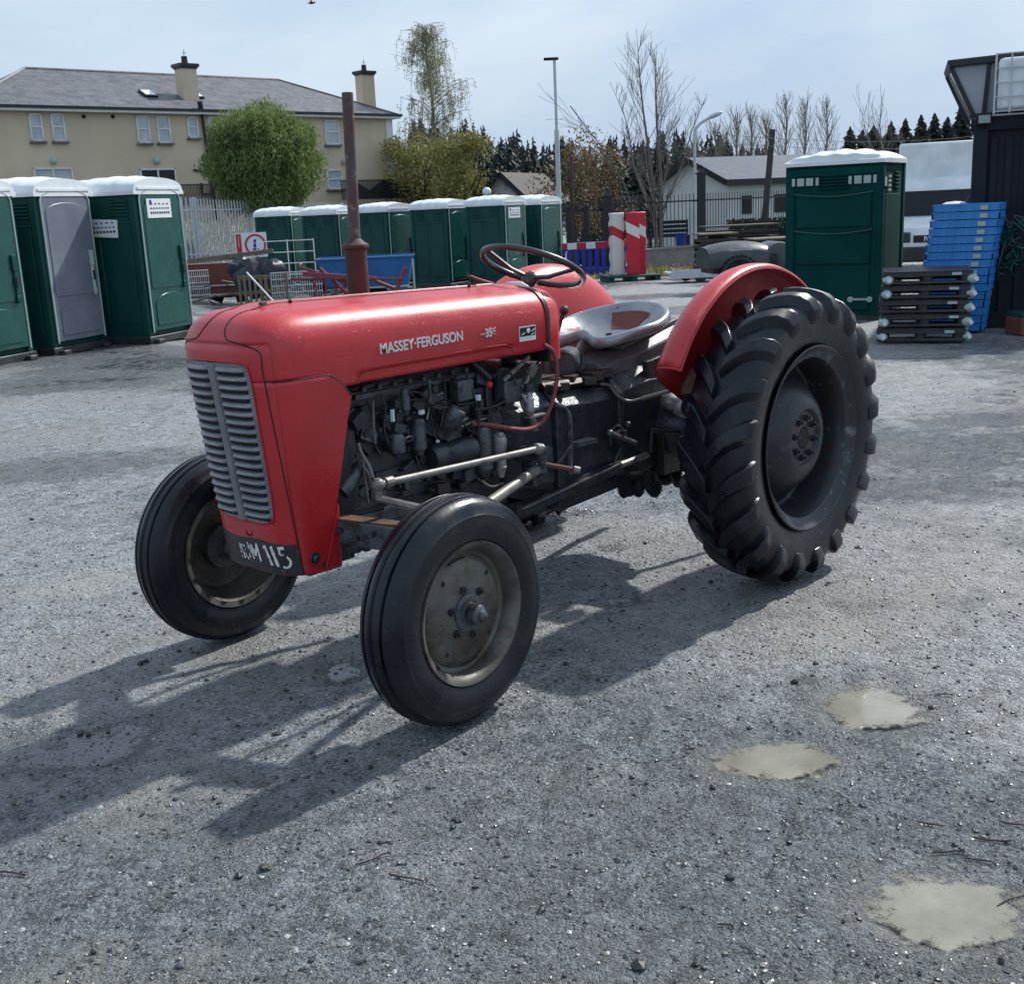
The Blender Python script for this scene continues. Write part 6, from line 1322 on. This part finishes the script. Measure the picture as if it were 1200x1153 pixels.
mb.build('trunk',M['barklt'],BI); tw.build('twigs',M['twig'],BI,smooth=0,recalc=False); leafcloud('leaves',np.array([tuple(x+V(rn.uniform(-.12,.12),rn.uniform(-.12,.12),rn.uniform(-.12,.12))) for x in ends for _ in range(3)]),.062,'leafp',BI,1.6,0)
def bushy(name,px,D,top,wpx,lab,mt,n,size,seed,bark='bark',low=.15,group=None,dens=.5):
    t=tree_thing(name,px,D,lab,group); rn=random.Random(seed); r=np.random.default_rng(seed); H=float(q3(px,top,D).z-t.location.z); Rw=wpx/2/FPX*D
    mb=MB(); ends=[]
    for k in range(3+(seed%2)):
        a=rn.uniform(0,6.28); grow(mb,V(.1*math.cos(a),.1*math.sin(a),0),V(.25*math.cos(a),.25*math.sin(a),1).normalized(),H*.55,.11,2,rn,.6,4,.10,0,ends)
    mb.build('trunk',M[bark],t)
    nc=26; C_=[]; 
    for k in range(nc):
        a=rn.uniform(0,6.28); h=rn.uniform(low,.93); ww=Rw*math.sqrt(max(.02,1-((h-.5)/.52)**2))*rn.uniform(.25,.85); C_.append((ww*math.cos(a),ww*math.sin(a),h*H,rn.uniform(.16,.30)*H*.75))
    C_=np.array(C_); k=r.integers(0,nc,n); v=r.normal(size=(n,3)); v/=np.linalg.norm(v,axis=1)[:,None]; v*=(r.random(n)**dens)[:,None]; P=C_[k,:3]+v*C_[k,3:4]*np.array([1,1,.8])
    P[:,2]=np.clip(P[:,2],.1,None); leafcloud('crown',P,size,mt,t,1.5,.2,seed); return t
bushy('willow',490,62,148,70,'olive green willow left of and below the birch','leafy',9500,.10,3)
bushy('willow',545,60,158,82,'yellow-green spreading willow right of the birch trunk','leafy',12000,.10,6)
bushy('brown_tree',672,60,148,85,'brown-leaved spring tree behind the tall slim street lamp','leafb',3600,.10,9,dens=.35)
bushy('brown_tree',712,64,172,60,'low brown tree between the slim street lamp and the bare tree','leafb',2200,.10,12,dens=.35)
# bare tree
BT2=tree_thing('bare_tree',770,40,'tall bare tree with two upright stems standing by the low wall'); mb=MB(); rn=random.Random(21)
H=float(q3(770,32,40).z-BT2.location.z)
def stem(mb,base,top,r0,nbr,rn,f0=.25,K=.36,sp=.55):
    pts=cr([base,base.lerp(top,.35)+V(rn.uniform(-.12,.12),rn.uniform(-.12,.12),0),base.lerp(top,.7)+V(rn.uniform(-.12,.12),rn.uniform(-.12,.12),0),top],6); m_=len(pts)-1; mb.tube(pts,[max(.007,r0*(1-k/m_)**.8) for k in range(m_+1)],6); Hh=(top-base).length
    for k in range(nbr):
        f=f0+(.95-f0)*k/nbr; p=pts[int(f*m_)]; a=rn.uniform(0,2*PI); L=Hh*K*(1-f*.82)*rn.uniform(.7,1.1); grow(mb,p,V(math.cos(a)*sp,math.sin(a)*sp,.9).normalized(),L,max(.010,r0*.38*(1-f)),1,rn,.42,6,.07,0,None,.0055)
def off(a,b): return V(a*rH[0]+b*fH[0],a*rH[1]+b*fH[1],0)
stem(mb,off(0,0),off(-.55,.2)+V(0,0,H),.075,26,rn,.22); stem(mb,off(.12,.1),off(.05,-.1)+V(0,0,H*.93),.085,26,rn,.22)
stem(mb,off(.1,.1)+V(0,0,H*.2),off(1.75,.2)+V(0,0,H*.72),.04,12,rn,.3,.3); stem(mb,off(-.1,0)+V(0,0,H*.2),off(-1.5,-.3)+V(0,0,H*.78),.04,12,rn,.3,.3); stem(mb,off(0,.1)+V(0,0,H*.12),off(-.9,.5)+V(0,0,H*.6),.035,9,rn,.3,.3)
mb.build('trunk',M['twig'],BT2,smooth=0,recalc=False)
# another arching bare sapling left of it
SB=tree_thing('bare_sapling',752,42,'thin bare sapling arching to the left in front of the dark wood'); mb=MB(); mb.tube(cr([(0,0,0),(-.4*rH[0],-.4*rH[1],2.2),(-1.1*rH[0],-1.1*rH[1],3.6),(-2.4*rH[0],-2.4*rH[1],5.4)],6),[.03]*10+[.02]*9,5)
rn=random.Random(2); grow(mb,V(-.9*rH[0],-.9*rH[1],3.2),V(-.8*rH[0],-.8*rH[1],1).normalized(),2.2,.02,2,rn,.4,4,.03,0,None,.006); mb.build('trunk',M['twig'],SB,smooth=0,recalc=False)
# poplars
pg='pale bare poplars on the skyline'
def poplar(px,D,top,lab,seed,wid=1.):
    t=tree_thing('bare_poplar',px,D,lab,pg); rn=random.Random(seed); H=float(q3(px,top,D).z-t.location.z); mb=MB(); pts=cr([(0,0,0),(.1,0,H*.4),(0,.1,H*.75),(.05,0,H)],5); mb.tube(pts,[.16*(1-.9*k/(len(pts)-1)) for k in range(len(pts))],6)
    tw=MB()
    for k in range(34):
        f=.22+.75*k/33; p=pts[int(f*(len(pts)-1))]; a=rn.uniform(0,6.28); L=wid*(2.4*(1-f)+.8)*rn.uniform(.7,1.1); grow(tw,p,V(math.cos(a)*.5,math.sin(a)*.5,1).normalized(),L,.028,1,rn,.38,5,.10,0,None,.010)
    mb.build('trunk',M['twigp'],t,smooth=0); tw.build('branches',M['twigp'],t,smooth=0,recalc=False)
pops=[(812,165,'poplar at the left end of the row, left of the curved lamp'),(838,150,'short one just right of the curved lamp head'),(862,136,'poplar above the pale cottage roof, left of the utility pole'),(879,133,'dense poplar directly left of the utility pole'),(896,140,'narrow poplar directly behind the utility pole'),(919,117,'tallest poplar of the row, right of the utility pole'),(941,122,'poplar above the large toilet, beside the tallest one'),(966,124,'poplar at the right end of the row, above the large green toilet')]
for i,(px,top,lab) in enumerate(pops): poplar(px,84+rn.uniform(-4,4),top,'pale bare '+lab if 'poplar' in lab else 'pale bare poplar, '+lab,40+i)
# conifers
def conifer(mb,tw,x,y,z,H,Rb,rn,dens=1.,ex=.85):
    tw.cyl((x,y,z),(x,y,z+H*.97),.10*H/8,.02,n=5)
    n=int(190*dens)
    for i in range(n):
        f=(i+rn.random())/n; f=f**.85; zz=z+H*(.06+.93*f); R1=(Rb*(1-f)**ex+.06)*rn.uniform(.45,1.15); a=rn.uniform(0,2*PI); c_,s_=math.cos(a),math.sin(a); dz=R1*rn.uniform(-.75,-.05); w=R1*rn.uniform(.20,.34)+.03
        m0=V(x,y,zz+.12); tip=V(x+c_*R1,y+s_*R1,zz+dz); mid=m0.lerp(tip,.5)
        mb.add([m0,mid+V(-s_*w,c_*w,-.10-w*.6),tip,mid+V(s_*w,-c_*w,-.10-w*.6),mid+V(0,0,.06)],[(0,1,4),(0,4,3),(4,1,2),(4,2,3)])
        for q in range(2):
            b=m0.lerp(tip,rn.uniform(.4,.95)); u=V(rn.uniform(-1,1),rn.uniform(-1,1),rn.uniform(-1.2,.1))*R1*.3; v_=V(-u.y,u.x,rn.uniform(-.1,.1))*.35; mb.add([b,b+u+v_,b+u*1.3-v_],[(0,1,2)])
rn=random.Random(77)
cons=[(994,149,'leftmost of the group, beside the last poplar'),(1008,153,'small one second from the left of the group'),(1021,147,'third from the left of the group, left of the bare crown'),(1041,143,'broad one in the middle of the group below the bare crown'),(1057,139,'just left of the white box van roof'),(1075,135,'first behind the white box van roof'),(1091,133,'second behind the white box van roof'),(1106,138,'third behind the white box van roof'),(1121,124,'tallest, beside the dark container corner')]
for px,top,lab in cons:
    D=72+rn.uniform(-5,6); t=tree_thing('conifer',px,D,'dark conifer, '+lab,'dark conifers behind the white van'); H=float(q3(px,top,D).z-t.location.z); mb=MB();tw=MB(); conifer(mb,tw,0,0,0,H,2.3*rn.uniform(.8,1.25),rn,2.3,.75); tw.build('trunk',M['bark'],t,smooth=0); mb.build('crown',M['conif'],t,smooth=0,recalc=False)
BT3=tree_thing('bare_tree',1042,66,'bare tree whose thin crown rises above the dark conifers'); mb=MB(); H=float(q3(1042,118,66).z-BT3.location.z); grow(mb,V(0,0,0),V(0,0,1),H*.62,.12,3,rn,.5,5,.1,0,None,.009); mb.build('trunk',M['twig'],BT3,smooth=0,recalc=False)
# far wood, reads as one dark mass
mb=MB();tw=MB(); rn=random.Random(99)
for k in range(330):
    px=rn.uniform(395,1190); D=rn.uniform(84,122); g_=gp(px,D); tp=160+11*math.sin(px*.021)+6*math.sin(px*.11)+rn.uniform(-9,14)+max(0,(px-700))*.10-max(0,min(px-950,40))*.75
    H=float(q3(px,tp,D).z-g_.z); conifer(mb,tw,g_.x,g_.y,g_.z,H,H*.30,rn,.50)
for i in range(len(tw.f)): tw.m[i]=1
mb.add(tw.v,tw.f,1); o=mb.build('woodland',[M['conif'],M['bark']],None,smooth=0,recalc=False); tag(o,'dark conifer wood along the skyline behind the trees','woodland',kind='stuff')
pts=[];r=np.random.default_rng(5)
for k in range(90):
    px=r.uniform(420,1000); D=r.uniform(70,84); g_=gp(px,D); R0=r.uniform(1.0,2.2); v=r.normal(size=(260,3)); v/=np.linalg.norm(v,axis=1)[:,None]; v*=(r.random(260)**.4)[:,None]*R0*np.array([1.,1.,.9]); v[:,2]=np.abs(v[:,2])*1.5; pts.append(v+np.array(g_))
o=leafcloud('scrub',np.concatenate(pts),.22,'bark',None,1.6,.4,4); tag(o,'brown leafless scrub in front of the dark wood','scrub',kind='stuff')
# hedge below the cottage
HD=thing('hedge',gp(857,44.),FACE,'dark green clipped hedge in front of the white cottage','hedge'); n=9000; P=np.random.default_rng(8).random((n,3))*np.array([3.4,.8,1.25]); leafcloud('leaves',P,.09,'hedge',HD,1.3,0); mb=MB(); mb.box((1.7,.4,.35),(3.3,.5,.7)); mb.build('stems',M['bark'],HD)
SH=thing('garden_shrub',gp(700,40),FACE,'low dark green shrub behind the black railings beside the gate pillar','shrub'); r=np.random.default_rng(9); v=r.normal(size=(2600,3)); v/=np.linalg.norm(v,axis=1)[:,None]; v*=(r.random(2600)**.4)[:,None]*np.array([1.0,.7,.55]); v[:,2]+=.5; leafcloud('leaves',v,.10,'hedge',SH,1.6,.3); mb=MB()
for k in range(8): mb.tube([(0,0,0),(rn.uniform(-.6,.6),rn.uniform(-.3,.3),.7)],.02,4)
mb.build('stems',M['bark'],SH)
# weeds along the wall
r=np.random.default_rng(12); P=[]
for k in range(60):
    px=r.uniform(655,835); D=r.uniform(31,36.5); g_=gp(px,D); v=r.normal(size=(24,3))*np.array([.14,.14,.05]); v[:,2]=np.abs(v[:,2]); P.append(v+np.array(g_))
o=leafcloud('weeds',np.concatenate(P),.07,'leafy',None,2.5,1.); tag(o,'thin weeds along the foot of the wall and barriers','weeds',kind='stuff')
# ditch of dark garden things behind the railings
for (px,D,w_,h_,lab,m) in ((783,44,1.5,1.0,'dark blue garden bench back behind the railings below the bare tree','navy'),(798,43,.42,.5,'small deep blue tub behind the railings','blued')):
    t=thing('garden_bench' if w_>1 else 'blue_tub',gp(px,D),FACE,lab,'bench' if w_>1 else 'tub'); mb=MB()
    if w_>1:
        for k in range(4): mb.box((0,.0,.45+.16*k),(w_,.04,.12))
        mb.box((0,-.25,.42),(w_,.45,.05)); mb.build('slats',M[m],t); mb=MB()
        for x in(-w_/2+.05,w_/2-.05): mb.box((x,-.2,.2),(.06,.45,.42)); mb.box((x,.03,.5),(.06,.06,1.0))
        mb.build('frame',M[m],t)
    else:
        mb.lathe([(0,0),(.17,0),(.21,.5),(.23,.52),(.2,.52),(.17,.05)],ax=(0,0,1),n=16); mb.build('body',M[m],t); mb=MB(); mb.lathe([(.225,.50),(.24,.51),(.24,.54),(.21,.54)],ax=(0,0,1),n=16); mb.build('rim',M[m],t)
    t.location.z+=.35
# bird
BD=thing('bird',tuple(q3(365,4,38)),FACE,'small dark bird gliding high above the house','bird'); mb=MB(); mb.sph((0,0,0),(.10,.04,.035),8); mb.sph((.10,0,.015),(.03,.025,.025),8); mb.loft([[V(-.03,0,0),V(.04,0,0),V(.04,0,.01),V(-.03,0,.01)],[V(-.02,.12,.05),V(.03,.12,.05),V(.03,.12,.055),V(-.02,.12,.055)],[V(-.05,.22,.03),V(-.03,.22,.03),V(-.03,.22,.035),V(-.05,.22,.035)]]); mb.loft([[V(-.03,-0,0),V(.04,-0,0),V(.04,-0,.01),V(-.03,0,.01)],[V(-.02,-.12,.05),V(.03,-.12,.05),V(.03,-.12,.055),V(-.02,-.12,.055)],[V(-.05,-.22,.03),V(-.03,-.22,.03),V(-.03,-.22,.035),V(-.05,-.22,.035)]]); mb.add([V(-.08,.02,0),V(-.17,.04,.0),V(-.17,-.04,.0),V(-.08,-.02,0)],[(0,1,2,3)]); mb.build('body',M['blackpl'],BD)
